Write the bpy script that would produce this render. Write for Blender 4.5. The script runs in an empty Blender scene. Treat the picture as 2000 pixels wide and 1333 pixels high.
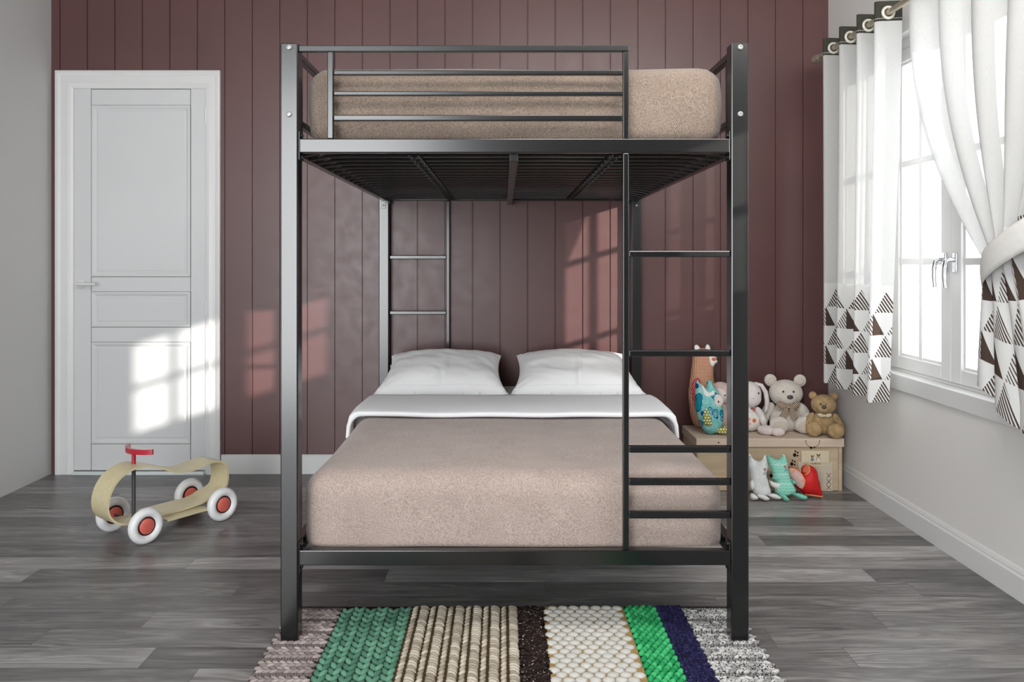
import bpy, bmesh, math, random
from mathutils import Vector, Matrix, geometry, noise
random.seed(11)
S = bpy.context.scene
COL = S.collection
PI = math.pi
ANCH = {}

# ------------------------------------------------------------------ node expression helper
class NT:
    def __init__(self, m):
        self.t = m.node_tree
    def n(self, kind, **kw):
        x = self.t.nodes.new(kind)
        for k, v in kw.items():
            setattr(x, k, v)
        return x
    def link(self, a, b):
        self.t.links.new(a, b)

class E:
    def __init__(self, nt, s):
        self.nt, self.s = nt, s
    def _m(self, op, b=None, c=None):
        x = self.nt.n('ShaderNodeMath', operation=op)
        for i, v in enumerate((self, b, c)):
            if v is None:
                continue
            if isinstance(v, E):
                self.nt.link(v.s, x.inputs[i])
            else:
                x.inputs[i].default_value = v
        return E(self.nt, x.outputs[0])
    def __add__(self, o): return self._m('ADD', o)
    def __sub__(self, o): return self._m('SUBTRACT', o)
    def __mul__(self, o): return self._m('MULTIPLY', o)
    def __truediv__(self, o): return self._m('DIVIDE', o)
    def lt(self, o): return self._m('LESS_THAN', o)
    def gt(self, o): return self._m('GREATER_THAN', o)
    def fract(self): return self._m('FRACT')
    def floor(self): return self._m('FLOOR')
    def abs(self): return self._m('ABSOLUTE')
    def sin(self): return self._m('SINE')
    def mod(self, o): return self._m('FLOORED_MODULO', o)
    def max(self, o): return self._m('MAXIMUM', o)
    def min(self, o): return self._m('MINIMUM', o)
    def sqrt(self): return self._m('SQRT')
    def inv(self): return self._m('MULTIPLY', -1.0)._m('ADD', 1.0)

def lin(c):
    return tuple((v / 12.92 if v <= .04045 else ((v + .055) / 1.055) ** 2.4) for v in (x / 255 for x in c))

def new_mat(name):
    m = bpy.data.materials.new(name)
    m.use_nodes = True
    nt = NT(m)
    b = m.node_tree.nodes['Principled BSDF']
    return m, nt, b

def setc(nt, sock, c):
    if isinstance(c, E):
        nt.link(c.s, sock)
    elif hasattr(c, 'is_output'):
        nt.link(c, sock)
    else:
        sock.default_value = (*c[:3], 1)

def mixc(nt, f, a, b):
    x = nt.n('ShaderNodeMix', data_type='RGBA')
    if isinstance(f, E): nt.link(f.s, x.inputs[0])
    elif hasattr(f, 'is_output'): nt.link(f, x.inputs[0])
    else: x.inputs[0].default_value = f
    setc(nt, x.inputs[6], a); setc(nt, x.inputs[7], b)
    return x.outputs[2]

def coords(nt, kind='Object', scale=None):
    c = nt.n('ShaderNodeTexCoord')
    o = c.outputs[kind]
    if scale:
        mp = nt.n('ShaderNodeMapping')
        mp.inputs['Scale'].default_value = scale
        nt.link(o, mp.inputs[0]); o = mp.outputs[0]
    return o

def xyz(nt, kind='Object'):
    s = nt.n('ShaderNodeSeparateXYZ')
    nt.link(coords(nt, kind), s.inputs[0])
    return [E(nt, s.outputs[i]) for i in range(3)]

def noise_tex(nt, vec, scale, detail=3, rough=.5):
    x = nt.n('ShaderNodeTexNoise')
    nt.link(vec, x.inputs['Vector'])
    x.inputs['Scale'].default_value = scale
    x.inputs['Detail'].default_value = detail
    x.inputs['Roughness'].default_value = rough
    return E(nt, x.outputs[0])

def ramp(nt, f, stops):
    r = nt.n('ShaderNodeValToRGB')
    nt.link(f.s if isinstance(f, E) else f, r.inputs[0])
    el = r.color_ramp.elements
    while len(el) < len(stops): el.new(.5)
    for e, (p, c) in zip(el, stops):
        e.position = p; e.color = (*c, 1)
    return r.outputs[0]

def bump(nt, b, h, strength=.3, dist=.002):
    x = nt.n('ShaderNodeBump')
    x.inputs['Strength'].default_value = strength
    x.inputs['Distance'].default_value = dist
    nt.link(h.s if isinstance(h, E) else h, x.inputs['Height'])
    nt.link(x.outputs[0], b.inputs['Normal'])

def plain(name, c, rough=.5, spec=.5, metal=0., var=.05, vscale=8., bmp=0., bscale=200., coat=0., sheen=0.):
    """procedural plain material: a base colour with a little noise"""
    m, nt, b = new_mat(name)
    o = coords(nt)
    n = noise_tex(nt, o, vscale)
    lo = tuple(max(0, v * (1 - var)) for v in c); hi = tuple(min(1, v * (1 + var)) for v in c)
    nt.link(ramp(nt, n, [(.3, lo), (.7, hi)]), b.inputs['Base Color'])
    b.inputs['Roughness'].default_value = rough
    b.inputs['Specular IOR Level'].default_value = spec
    b.inputs['Metallic'].default_value = metal
    b.inputs['Coat Weight'].default_value = coat
    b.inputs['Sheen Weight'].default_value = sheen
    if bmp:
        bump(nt, b, noise_tex(nt, o, bscale, 2), bmp)
    return m

# ------------------------------------------------------------------ mesh helper
class MB:
    def __init__(self):
        self.bm = bmesh.new()
        self.uv = None
    def box(self, x0, x1, y0, y1, z0, z1, bev=0., seg=2, mat=0, M=None):
        r = bmesh.ops.create_cube(self.bm, size=1)
        vs = r['verts']
        for v in vs:
            v.co = Vector(((x0 + x1) / 2 + v.co.x * (x1 - x0), (y0 + y1) / 2 + v.co.y * (y1 - y0), (z0 + z1) / 2 + v.co.z * (z1 - z0)))
        fs = {f for v in vs for f in v.link_faces}
        if bev:
            es = {e for v in vs for e in v.link_edges}
            rr = bmesh.ops.bevel(self.bm, geom=list(es), offset=bev, segments=seg, affect='EDGES', profile=.5)
            fs = set(rr['faces']) | {f for f in fs if f.is_valid}
            vs = list({v for f in fs for v in f.verts})
        for f in fs: f.material_index = mat
        if M is not None:
            for v in vs: v.co = M @ v.co
        return self
    def tube(self, pts, r, n=10, closed=False, mat=0, cap=True, flat=None):
        pts = [Vector(p) for p in pts]
        N = len(pts)
        rs = r if isinstance(r, (list, tuple)) else [r] * N
        rings = []
        up = None
        for i, p in enumerate(pts):
            a = pts[(i - 1) % N] if (closed or i > 0) else p
            b = pts[(i + 1) % N] if (closed or i < N - 1) else p
            d = (b - a).normalized()
            if up is None:
                up = Vector((0, 0, 1)) if abs(d.z) < .9 else Vector((1, 0, 0))
            s = d.cross(up).normalized()
            u = s.cross(d).normalized()
            up = u
            ring = []
            for k in range(n):
                t = 2 * PI * k / n
                ring.append(self.bm.verts.new(p + s * math.cos(t) * rs[i] + u * math.sin(t) * rs[i] * (flat or 1)))
            rings.append(ring)
        for i in range(N if closed else N - 1):
            A, B = rings[i], rings[(i + 1) % N]
            for k in range(n):
                f = self.bm.faces.new((A[k], A[(k + 1) % n], B[(k + 1) % n], B[k])); f.material_index = mat
        if cap and not closed:
            f = self.bm.faces.new(rings[0][::-1]); f.material_index = mat
            f = self.bm.faces.new(rings[-1]); f.material_index = mat
        return self
    def ell(self, c, r, rot=None, u=20, v=12, mat=0, fn=None):
        res = bmesh.ops.create_uvsphere(self.bm, u_segments=u, v_segments=v, radius=1)
        R = rot if rot is not None else Matrix.Identity(3)
        for x in res['verts']:
            p = Vector(x.co)
            if fn: p = Vector(fn(p))
            x.co = Vector(c) + R @ Vector((p.x * r[0], p.y * r[1], p.z * r[2]))
        for f in {f for x in res['verts'] for f in x.link_faces}: f.material_index = mat
        return self
    def lathe(self, prof, M=None, n=24, mat=0, closed=False):
        """profile of (radius, height) turned about local z"""
        rings = []
        for (r, z) in prof:
            ring = []
            for k in range(n):
                p = Vector((r * math.cos(2 * PI * k / n), r * math.sin(2 * PI * k / n), z))
                ring.append(self.bm.verts.new(M @ p if M is not None else p))
            rings.append(ring)
        L = len(rings)
        for i in range(L if closed else L - 1):
            A, B = rings[i], rings[(i + 1) % L]
            for k in range(n):
                f = self.bm.faces.new((A[k], A[(k + 1) % n], B[(k + 1) % n], B[k])); f.material_index = mat
        if not closed:
            for ring in (rings[0], rings[-1]):
                try:
                    f = self.bm.faces.new(ring); f.material_index = mat
                except ValueError: pass
        return self
    def prism(self, pts, y0, y1, M=None, mat=0):
        """outline in x,z extruded along y"""
        A = [self.bm.verts.new((M @ Vector((x, y0, z))) if M is not None else (x, y0, z)) for x, z in pts]
        B = [self.bm.verts.new((M @ Vector((x, y1, z))) if M is not None else (x, y1, z)) for x, z in pts]
        n = len(pts)
        fs = [self.bm.faces.new(A), self.bm.faces.new(B[::-1])]
        for i in range(n):
            fs.append(self.bm.faces.new((A[i], B[i], B[(i + 1) % n], A[(i + 1) % n])))
        for f in fs: f.material_index = mat
        return self
    def grid(self, P, mat=0, wrap=False, uvs=None):
        V = [[self.bm.verts.new(p) for p in row] for row in P]
        if uvs and self.uv is None:
            self.uv = self.bm.loops.layers.uv.new('UVMap')
        R, C = len(V), len(V[0])
        for i in range(R - 1):
            for j in range(C if wrap else C - 1):
                j2 = (j + 1) % C
                f = self.bm.faces.new((V[i][j], V[i][j2], V[i + 1][j2], V[i + 1][j])); f.material_index = mat
                if uvs:
                    for l, (a, b) in zip(f.loops, ((i, j), (i, j2), (i + 1, j2), (i + 1, j))):
                        l[self.uv].uv = uvs[a][b]
        return V
    def build(self, name, mats, parent=None, smooth=True, ang=.7, fixn=True):
        bm = self.bm
        if fixn: bmesh.ops.recalc_face_normals(bm, faces=bm.faces[:])
        if smooth:
            for f in bm.faces: f.smooth = True
            for e in bm.edges:
                if len(e.link_faces) == 2 and e.calc_face_angle(0) > ang: e.smooth = False
        xs = [v.co for v in bm.verts]
        lo = Vector([min(p[i] for p in xs) for i in range(3)]); hi = Vector([max(p[i] for p in xs) for i in range(3)])
        c = (lo + hi) / 2
        bmesh.ops.translate(bm, verts=bm.verts[:], vec=-c)
        me = bpy.data.meshes.new(name)
        bm.to_mesh(me); bm.free()
        for m in (mats if isinstance(mats, (list, tuple)) else [mats]): me.materials.append(m)
        o = bpy.data.objects.new(name, me)
        COL.objects.link(o)
        if parent is not None:
            o.parent = parent
            o.location = c - ANCH[parent]
        else:
            o.location = c
        ANCH[o] = c
        return o

def root(name, loc, rot=0., local=False):
    o = bpy.data.objects.new(name, None)
    o.empty_display_size = .1
    COL.objects.link(o)
    o.location = loc
    o.rotation_euler = (0, 0, rot)
    ANCH[o] = Vector((0, 0, 0)) if local else Vector(loc)
    return o

def tag(o, label=None, cat=None, group=None, kind=None):
    if label: o['label'] = label
    if cat: o['category'] = cat
    if group: o['group'] = group
    if kind: o['kind'] = kind
    return o

def structure(o): o['kind'] = 'structure'; return o

def rbox(x0, x1, y0, y1, z0, z1, r, cuts=20, bulge=0., wob=0., seed=0., drop=(), zmin=-9.):
    """rounded cushion-like box"""
    mb = MB(); bm = mb.bm
    bmesh.ops.create_cube(bm, size=2)
    bmesh.ops.subdivide_edges(bm, edges=bm.edges[:], cuts=cuts, use_grid_fill=True)
    if drop:
        kill = []
        for f in bm.faces:
            c = f.calc_center_median()
            if ('back' in drop and c.y > .999) or ('bottom' in drop and c.z < -.999): kill.append(f)
        bmesh.ops.delete(bm, geom=kill, context='FACES')
    h = Vector(((x1 - x0) / 2, (y1 - y0) / 2, (z1 - z0) / 2)); c = Vector(((x0 + x1) / 2, (y0 + y1) / 2, (z0 + z1) / 2))
    for v in bm.verts:
        q = Vector([math.copysign(abs(t) ** .62, t) if abs(t) < .9999 else t for t in v.co])   # denser toward the rims
        p = Vector((q.x * h.x, q.y * h.y, q.z * h.z))
        inner = Vector([max(-(h[i] - r), min(h[i] - r, p[i])) for i in range(3)])
        d = p - inner
        if d.length > 1e-9:
            m = max(abs(d[i]) for i in range(3))
            p = inner + d.normalized() * m
        bl = bulge * (1 - (p.z / h.z) ** 2)
        p.x += bl * (p.x / h.x) ** 3; p.y += bl * (p.y / h.y) ** 3
        if wob:
            w = c + p
            p += wob * Vector((noise.noise(w * 3 + Vector((seed, 0, 0))), noise.noise(w * 3 + Vector((0, 7, seed))), noise.noise(w * 2.3 + Vector((3, seed, 0)))))
        v.co = c + p
        v.co.z = max(v.co.z, zmin)
    return mb

def inflate(outline, T, R, step, back=.8):
    """stuffed flat toy: outline in x,z blown up in y. Returns MB and depth function"""
    pts = [Vector(p) for p in outline]
    dens = []
    n = len(pts)
    for i in range(n):
        a, b = pts[i], pts[(i + 1) % n]
        k = max(1, int((b - a).length / step + .5))
        for j in range(k): dens.append(a.lerp(b, j / k))
    nb = len(dens)
    def dist(p):
        best = 9.
        for i in range(nb):
            a, b = dens[i], dens[(i + 1) % nb]
            ab = b - a
            t = max(0, min(1, (p - a).dot(ab) / max(ab.length_squared, 1e-12)))
            best = min(best, (p - a - ab * t).length)
        return best
    def inside(p):
        c = False
        for i in range(nb):
            a, b = dens[i], dens[(i + 1) % nb]
            if (a.y > p.y) != (b.y > p.y) and p.x < (b.x - a.x) * (p.y - a.y) / (b.y - a.y) + a.x: c = not c
        return c
    xs = [p.x for p in dens]; zs = [p.y for p in dens]
    inn = []
    x = min(xs) + step / 2
    row = 0
    while x < max(xs):
        z = min(zs) + step / 2 + (step / 2 if row % 2 else 0)
        while z < max(zs):
            p = Vector((x, z))
            if inside(p) and dist(p) > step * .45: inn.append(p)
            z += step
        x += step * .87; row += 1
    V, _, F, _, _, _ = geometry.delaunay_2d_cdt(dens + inn, [], [list(range(nb))], 1, 1e-6)
    def depth(p):
        d = min(dist(Vector(p)) / R, 1)
        return T * math.sqrt(max(0, 1 - (1 - d) ** 2))
    mb = MB()
    fr, bk = [], []
    for p in V:
        d = dist(p)
        t = depth(p)
        a = mb.bm.verts.new((p.x, -t, p.y)); fr.append(a)
        bk.append(a if d < 1e-5 else mb.bm.verts.new((p.x, t * back, p.y)))
    for f in F:
        try:
            mb.bm.faces.new([fr[i] for i in f])
            if any(bk[i] is not fr[i] for i in f): mb.bm.faces.new([bk[i] for i in f][::-1])
        except ValueError: pass
    return mb, depth

def xform(mb, M):
    for v in mb.bm.verts: v.co = M @ v.co
    return mb

# ------------------------------------------------------------------ materials
W_white = plain('white paint', (.72, .72, .71), .55, .3, var=.02, vscale=1.5)
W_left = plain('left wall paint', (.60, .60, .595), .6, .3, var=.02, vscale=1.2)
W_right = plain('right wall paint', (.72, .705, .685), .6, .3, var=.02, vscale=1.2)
W_trim = plain('white lacquer trim', (.67, .67, .665), .35, .4, var=.02, vscale=3)
W_door = plain('white door lacquer', (.60, .605, .61), .4, .4, var=.015, vscale=2)
W_front = plain('dark umber wall paint', (.035, .026, .024), .7, .3, var=.05)
W_ceil = plain('ceiling paint', (.74, .74, .73), .8, .2, var=.02)

def mat_maroon():
    m, nt, b = new_mat('maroon panelling paint')
    o = coords(nt)
    n = noise_tex(nt, o, 1.6, 4)
    nt.link(ramp(nt, n, [(.3, (.092, .040, .039)), (.7, (.114, .050, .048))]), b.inputs['Base Color'])
    n2 = noise_tex(nt, o, 14, 4)
    nt.link(ramp(nt, n2, [(.3, (.34,) * 3), (.7, (.42,) * 3)]), b.inputs['Roughness'])
    b.inputs['Specular IOR Level'].default_value = .55
    bump(nt, b, noise_tex(nt, o, 60, 2), .04, .002)
    return m
W_maroon = mat_maroon()

def mat_floor():
    m, nt, b = new_mat('grey wood laminate')
    at = nt.n('ShaderNodeAttribute', attribute_name='tone')
    sep = nt.n('ShaderNodeSeparateColor'); nt.link(at.outputs['Color'], sep.inputs[0])
    tone = E(nt, sep.outputs[0]); off = E(nt, sep.outputs[1])
    x, y, z = xyz(nt)
    cmb = nt.n('ShaderNodeCombineXYZ')
    nt.link((x * .9 + off * 37.).s, cmb.inputs[0]); nt.link((y * 7.5 + off * 61.).s, cmb.inputs[1])
    warp = noise_tex(nt, cmb.outputs[0], 1.3, 2)
    cmb2 = nt.n('ShaderNodeCombineXYZ')
    nt.link((x * 1.3 + off * 17.).s, cmb2.inputs[0]); nt.link((y * 20. + off * 23. + warp * 5.0).s, cmb2.inputs[1])
    g1 = noise_tex(nt, cmb2.outputs[0], 1.6, 6, .62)
    cmb3 = nt.n('ShaderNodeCombineXYZ')
    nt.link((x * 5. + off * 7.).s, cmb3.inputs[0]); nt.link((y * 160. + off * 3.).s, cmb3.inputs[1])
    g2 = noise_tex(nt, cmb3.outputs[0], 1.0, 3)
    rings = ((warp * 16. + y * 9.).fract() - .5).abs() * 2.
    val = tone * .85 + g1 * 1.05 + g2 * .24 + rings * .09 - .50
    nt.link(ramp(nt, val, [(.10, (.03, .029, .03)), (.45, (.145, .139, .137)), (.72, (.30, .29, .285)), (.95, (.52, .51, .50))]), b.inputs['Base Color'])
    nt.link(ramp(nt, g1, [(.3, (.30,) * 3), (.7, (.42,) * 3)]), b.inputs['Roughness'])
    b.inputs['Specular IOR Level'].default_value = .5
    bump(nt, b, g2 * .4 + g1 * .6, .10, .002)
    return m
W_floor = mat_floor()

def mat_blackmetal():
    m, nt, b = new_mat('black satin metal')
    o = coords(nt)
    b.inputs['Base Color'].default_value = (.005, .0052, .0054, 1)
    b.inputs['Roughness'].default_value = .24
    b.inputs['Specular IOR Level'].default_value = .8
    bump(nt, b, noise_tex(nt, o, 700, 2), .05, .0006)
    return m
BLK = mat_blackmetal()
CHROME = plain('bright metal', (.75, .76, .78), .15, .5, 1., var=.02)
BOLT = plain('zinc bolt', (.36, .36, .35), .45, .5, .6, var=.03)

def mat_fabric(name, c1, c2, scale=1.):
    m, nt, b = new_mat(name)
    x, y, z = xyz(nt)
    o = coords(nt)
    n = noise_tex(nt, o, 220 * scale, 2)
    big = noise_tex(nt, o, 9, 4)
    # slanting herringbone-like weave
    w = ((x + z * .8 + y * .8) * (900. * scale) + noise_tex(nt, o, 40, 2) * 3.).sin() * .5 + .5
    w2 = ((x * 1.0 - z * 1.1 - y * 1.1) * (1150. * scale) + noise_tex(nt, o, 30, 2) * 3.).sin() * .5 + .5
    v = n * .66 + w * .14 + w2 * .1 + big * .18 - .05
    nt.link(ramp(nt, v, [(.25, c1), (.75, c2)]), b.inputs['Base Color'])
    b.inputs['Roughness'].default_value = .95
    b.inputs['Specular IOR Level'].default_value = .1
    b.inputs['Sheen Weight'].default_value = .25
    bump(nt, b, n * .6 + w * .25 + w2 * .15, .55, .003)
    return m
TAUPE = mat_fabric('taupe woven fabric', (.095, .070, .055), (.305, .240, .195))
TAUPE2 = mat_fabric('taupe woven blanket', (.21, .160, .138), (.51, .418, .375))
LINEN = plain('white linen', (.88, .89, .91), .9, .1, var=.015, vscale=5, bmp=.08, bscale=500, sheen=.1)
PILLOW = plain('white pillow cotton', (.91, .91, .91), .9, .1, var=.015, vscale=6, bmp=.08, bscale=500)

def mat_cloth(name, kind):
    m, nt, b = new_mat(name)
    b_out = m.node_tree.nodes['Material Output']
    m.node_tree.nodes.remove(b)
    s = nt.n('ShaderNodeSeparateXYZ'); nt.link(coords(nt, 'UV'), s.inputs[0])
    u, v = E(nt, s.outputs[0]), E(nt, s.outputs[1])
    weave = noise_tex(nt, coords(nt, 'UV', (900, 60, 1)), 1., 2)
    base = ramp(nt, weave, [(.3, (.67, .67, .66)), (.7, (.73, .73, .72))])
    if kind == 'pattern':
        cw, h = .135, .0985
        fu = (u / cw).fract(); row = (v / h).floor(); fv = (v / h).fract()
        even = row.mod(2.).lt(.5)
        inA = (fu - .5).abs().lt((fv.inv() - .04) * .46)
        st = ((u * 1.25 + v) / .0205).fract().lt(.55)
        A = inA * st * even
        sh = ((fu + .5).fract() - .5).abs().lt(fv.inv() * .46)
        right = fu.lt(.5)
        thin = ((u * 1.1 - v * 0.2 + v * 1.0) / .017).fract().lt(.38)
        B = sh * even.inv() * (right + right.inv() * thin).min(1.)
        ink = (A + B).min(1.) * v.lt(h * 5)
        base = mixc(nt, ink, base, (.075, .052, .042))
    if kind == 'band':
        base = ramp(nt, weave, [(.3, (.035, .035, .028)), (.7, (.075, .073, .06))])
        edge = (v - .012).abs().lt(.0014)
        base = mixc(nt, edge * (u / .009).fract().lt(.7), base, (.6, .6, .56))
    d = nt.n('ShaderNodeBsdfDiffuse'); t = nt.n('ShaderNodeBsdfTranslucent'); tr = nt.n('ShaderNodeBsdfTransparent')
    nt.link(base, d.inputs[0]); nt.link(base, t.inputs[0])
    mx = nt.n('ShaderNodeMixShader'); mx.inputs[0].default_value = {'sheer': .27, 'pattern': .22, 'band': .05}[kind]
    nt.link(d.outputs[0], mx.inputs[1]); nt.link(t.outputs[0], mx.inputs[2])
    m2 = nt.n('ShaderNodeMixShader'); m2.inputs[0].default_value = {'sheer': .17, 'pattern': .0, 'band': 0.}[kind]
    nt.link(mx.outputs[0], m2.inputs[1]); nt.link(tr.outputs[0], m2.inputs[2])
    nt.link(m2.outputs[0], b_out.inputs[0])
    return m
C_SHEER = mat_cloth('white sheer voile', 'sheer')
C_PAT = mat_cloth('triangle printed cotton', 'pattern')
C_BAND = mat_cloth('charcoal header cloth', 'band')
C_TIE = plain('pale grey tieback cloth', (.70, .69, .66), .9, .1, var=.03, vscale=40, bmp=.1, bscale=400)

def mat_glass():
    m, nt, b = new_mat('window glass')
    out = m.node_tree.nodes['Material Output']
    m.node_tree.nodes.remove(b)
    t = nt.n('ShaderNodeBsdfTransparent'); t.inputs[0].default_value = (.97, .98, .98, 1)
    g = nt.n('ShaderNodeBsdfGlossy'); g.inputs['Roughness'].default_value = .02
    lw = nt.n('ShaderNodeLayerWeight'); lw.inputs[0].default_value = .04
    mx = nt.n('ShaderNodeMixShader')
    nt.link(lw.outputs[0], mx.inputs[0]); nt.link(t.outputs[0], mx.inputs[1]); nt.link(g.outputs[0], mx.inputs[2])
    nt.link(mx.outputs[0], out.inputs[0])
    return m
GLASS = mat_glass()

def mat_wood(name, c1, c2, ax=0, scale=1., rough=.5):
    m, nt, b = new_mat(name)
    sc = [22., 22., 22.]; sc[ax] = 1.6
    o = coords(nt, 'Object', tuple(v * scale for v in sc))
    n = noise_tex(nt, o, 1.5, 5, .6)
    big = noise_tex(nt, coords(nt), 5, 3)
    nt.link(ramp(nt, n * .75 + big * .3 - .03, [(.25, c1), (.75, c2)]), b.inputs['Base Color'])
    b.inputs['Roughness'].default_value = rough
    b.inputs['Specular IOR Level'].default_value = .35
    return m
CHESTW = mat_wood('oak chest board', (.44, .33, .21), (.66, .53, .37), 0)
LIDW = mat_wood('pale lid board', (.60, .47, .36), (.72, .60, .49), 0, 1.2, .6)
CARDW = mat_wood('pale plywood', (.58, .50, .38), (.68, .61, .48), 0, 1., .6)
CARDY = plain('cream card', (.69, .62, .44), .7, .2, var=.03)
PLY = mat_wood('maple plywood', (.52, .45, .27), (.64, .57, .37), 0, 1.4, .4)
INK = plain('black ink', (.006, .005, .004), .6, .2, var=.02)
STITCH = plain('dark brown thread', (.045, .03, .018), .8, .1, var=.05)
TYRE = plain('white rubber tyre', (.76, .77, .78), .3, .5, var=.01)
CORAL = plain('coral hub', (.62, .13, .10), .35, .5, var=.04)
HUBDK = plain('dark red hub ring', (.035, .006, .006), .4, .4, var=.05)
REDM = plain('red lacquer', (.42, .012, .03), .25, .6, var=.05, coat=.3)
GRODM = plain('grey metal rod', (.09, .09, .095), .35, .5, .5, var=.05)
BRASS = plain('champagne metal', (.50, .45, .34), .3, .5, .55, var=.03)
RINGW = plain('cream grommet', (.68, .66, .58), .35, .5, var=.02)

def fuzz(name, c, var=.08, vs=30, bs=350, sheen=.4):
    return plain(name, c, .95, .1, var=var, vscale=vs, bmp=.35, bscale=bs, sheen=sheen)
BEARW = fuzz('cream plush', (.68, .63, .57))
BEARW2 = fuzz('cream plush pad', (.60, .53, .46))
BEART = fuzz('tan plush', (.43, .30, .155), .22, 45, 260, .1)
BUNW = fuzz('white plush', (.80, .75, .73))
BUNP = fuzz('pink beige plush', (.62, .47, .42))
PINK = fuzz('pale pink plush', (.78, .68, .655))
WHT = fuzz('white cotton', (.82, .82, .80))
EYE = plain('glossy black eye', (.01, .01, .012), .1, .6, var=.02)
NOSEG = plain('grey nose', (.07, .065, .065), .3, .5, var=.05)
MINTP = plain('mint cotton', (.22, .62, .47), .9, .1, var=.05, vscale=50)

def mat_stripes(name, a, b_, k, sx=1., sz=1., duty=.5):
    m, nt, b = new_mat(name)
    x, y, z = xyz(nt)
    f = ((x.abs() * sx + z * sz) / k).fract().lt(duty)
    nt.link(mixc(nt, f, a, b_), b.inputs['Base Color'])
    b.inputs['Roughness'].default_value = .9
    return m
BOWS = mat_stripes('striped ribbon', (.66, .52, .38), (.02, .016, .014), .0105, 1., -1., .5)

def mat_gingham(name, a, b_, k, duty=.25):
    m, nt, b = new_mat(name)
    x, y, z = xyz(nt)
    f = (x / k).fract().lt(duty)._m('MAXIMUM', (z / k).fract().lt(duty))
    n = noise_tex(nt, coords(nt), 25)
    dk = ramp(nt, n, [(.3, tuple(v * .8 for v in b_)), (.7, tuple(min(1, v * 1.15) for v in b_))])
    nt.link(mixc(nt, f, dk, a), b.inputs['Base Color'])
    b.inputs['Roughness'].default_value = .9
    b.inputs['Specular IOR Level'].default_value = .1
    return m
GING_O = mat_gingham('orange check cotton', (.72, .42, .28), (.30, .125, .075), .0078, .30)
GING_W = mat_gingham('white check cotton', (.60, .65, .66), (.84, .85, .83), .0068, .2)

def mat_dots(name, ground, dot, k, r, skew=True):
    m, nt, b = new_mat(name)
    x, y, z = xyz(nt)
    row = (z / k).floor()
    fx = (x / k + row * .5).fract() - .5
    fz = (z / k).fract() - .5
    f = (fx * fx + fz * fz).lt(r * r)
    nt.link(mixc(nt, f, ground, dot), b.inputs['Base Color'])
    b.inputs['Roughness'].default_value = .9
    b.inputs['Specular IOR Level'].default_value = .1
    return m
DOT_RED = mat_dots('red dotted cotton', (.45, .035, .05), (.75, .55, .45), .0085, .24)
DOT_GRN = mat_dots('lime dotted cotton', (.30, .30, .02), (.85, .85, .75), .0145, .33)

def mat_bundots():
    m, nt, b = new_mat('flower dotted white cotton')
    v = nt.n('ShaderNodeTexVoronoi'); nt.link(coords(nt, 'Object', (1, 0, 1)), v.inputs['Vector'])
    v.inputs['Scale'].default_value = 26
    f = E(nt, v.outputs['Distance']).lt(.28)
    hue = nt.n('ShaderNodeSeparateColor'); nt.link(v.outputs['Color'], hue.inputs[0])
    c = ramp(nt, hue.outputs[0], [(.25, (.62, .06, .20)), (.5, (.75, .16, .03)), (.75, (.75, .42, .36))])
    nt.link(mixc(nt, f, (.82, .80, .76), c), b.inputs['Base Color'])
    b.inputs['Roughness'].default_value = .9
    return m
BUNDOT = mat_bundots()

def mat_paisley():
    m, nt, b = new_mat('turquoise leaf print cotton')
    o = coords(nt, 'Object', (1.3, 0, .85))
    v = nt.n('ShaderNodeTexVoronoi'); nt.link(o, v.inputs['Vector']); v.inputs['Scale'].default_value = 20
    d = E(nt, v.outputs['Distance'])
    s = nt.n('ShaderNodeSeparateColor'); nt.link(v.outputs['Color'], s.inputs[0])
    r = E(nt, s.outputs[0])
    base = ramp(nt, noise_tex(nt, coords(nt), 30), [(.35, (.16, .52, .50)), (.65, (.33, .66, .62))])
    leaf = d.lt(.36) * r.lt(.45)
    c1 = mixc(nt, leaf, base, (.01, .33, .38))
    ring = (d - .36).abs().lt(.045)
    c2 = mixc(nt, ring * r.lt(.75), c1, (.012, .09, .24))
    ring2 = (d - .19).abs().lt(.03)
    c3 = mixc(nt, ring2 * r.gt(.3), c2, (.02, .13, .30))
    nt.link(c3, b.inputs['Base Color'])
    b.inputs['Roughness'].default_value = .9
    b.inputs['Specular IOR Level'].default_value = .1
    return m
PAISLEY = mat_paisley()

def mat_chevron():
    m, nt, b = new_mat('mint zigzag cotton')
    x, y, z = xyz(nt)
    zz = ((x / .019).fract() - .5).abs() * .014
    f = ((z + zz) / .0155).fract().lt(.11)
    g = ((z + zz) / .0465).fract().lt(.3)
    base = mixc(nt, g, (.30, .72, .56), (.42, .78, .66))
    nt.link(mixc(nt, f, base, (.16, .45, .42)), b.inputs['Base Color'])
    b.inputs['Roughness'].default_value = .9
    b.inputs['Specular IOR Level'].default_value = .1
    return m
CHEVRON = mat_chevron()
REDP = plain('red satin cotton', (.55, .012, .012), .5, .3, var=.15, vscale=14)
HPINK = plain('pink heart cloth', (.68, .45, .42), .9, .1, var=.05)
HORANGE = plain('orange piping', (.80, .33, .16), .8, .1, var=.08, vscale=40)
CORALP = plain('coral cloth', (.62, .16, .08), .8, .1, var=.1, vscale=40)

# ------------------------------------------------------------------ room shell
XL, XR, YB, YF, ZC = -2.559, 1.83, 4.48, -1.7, 2.95
T = .14

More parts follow.
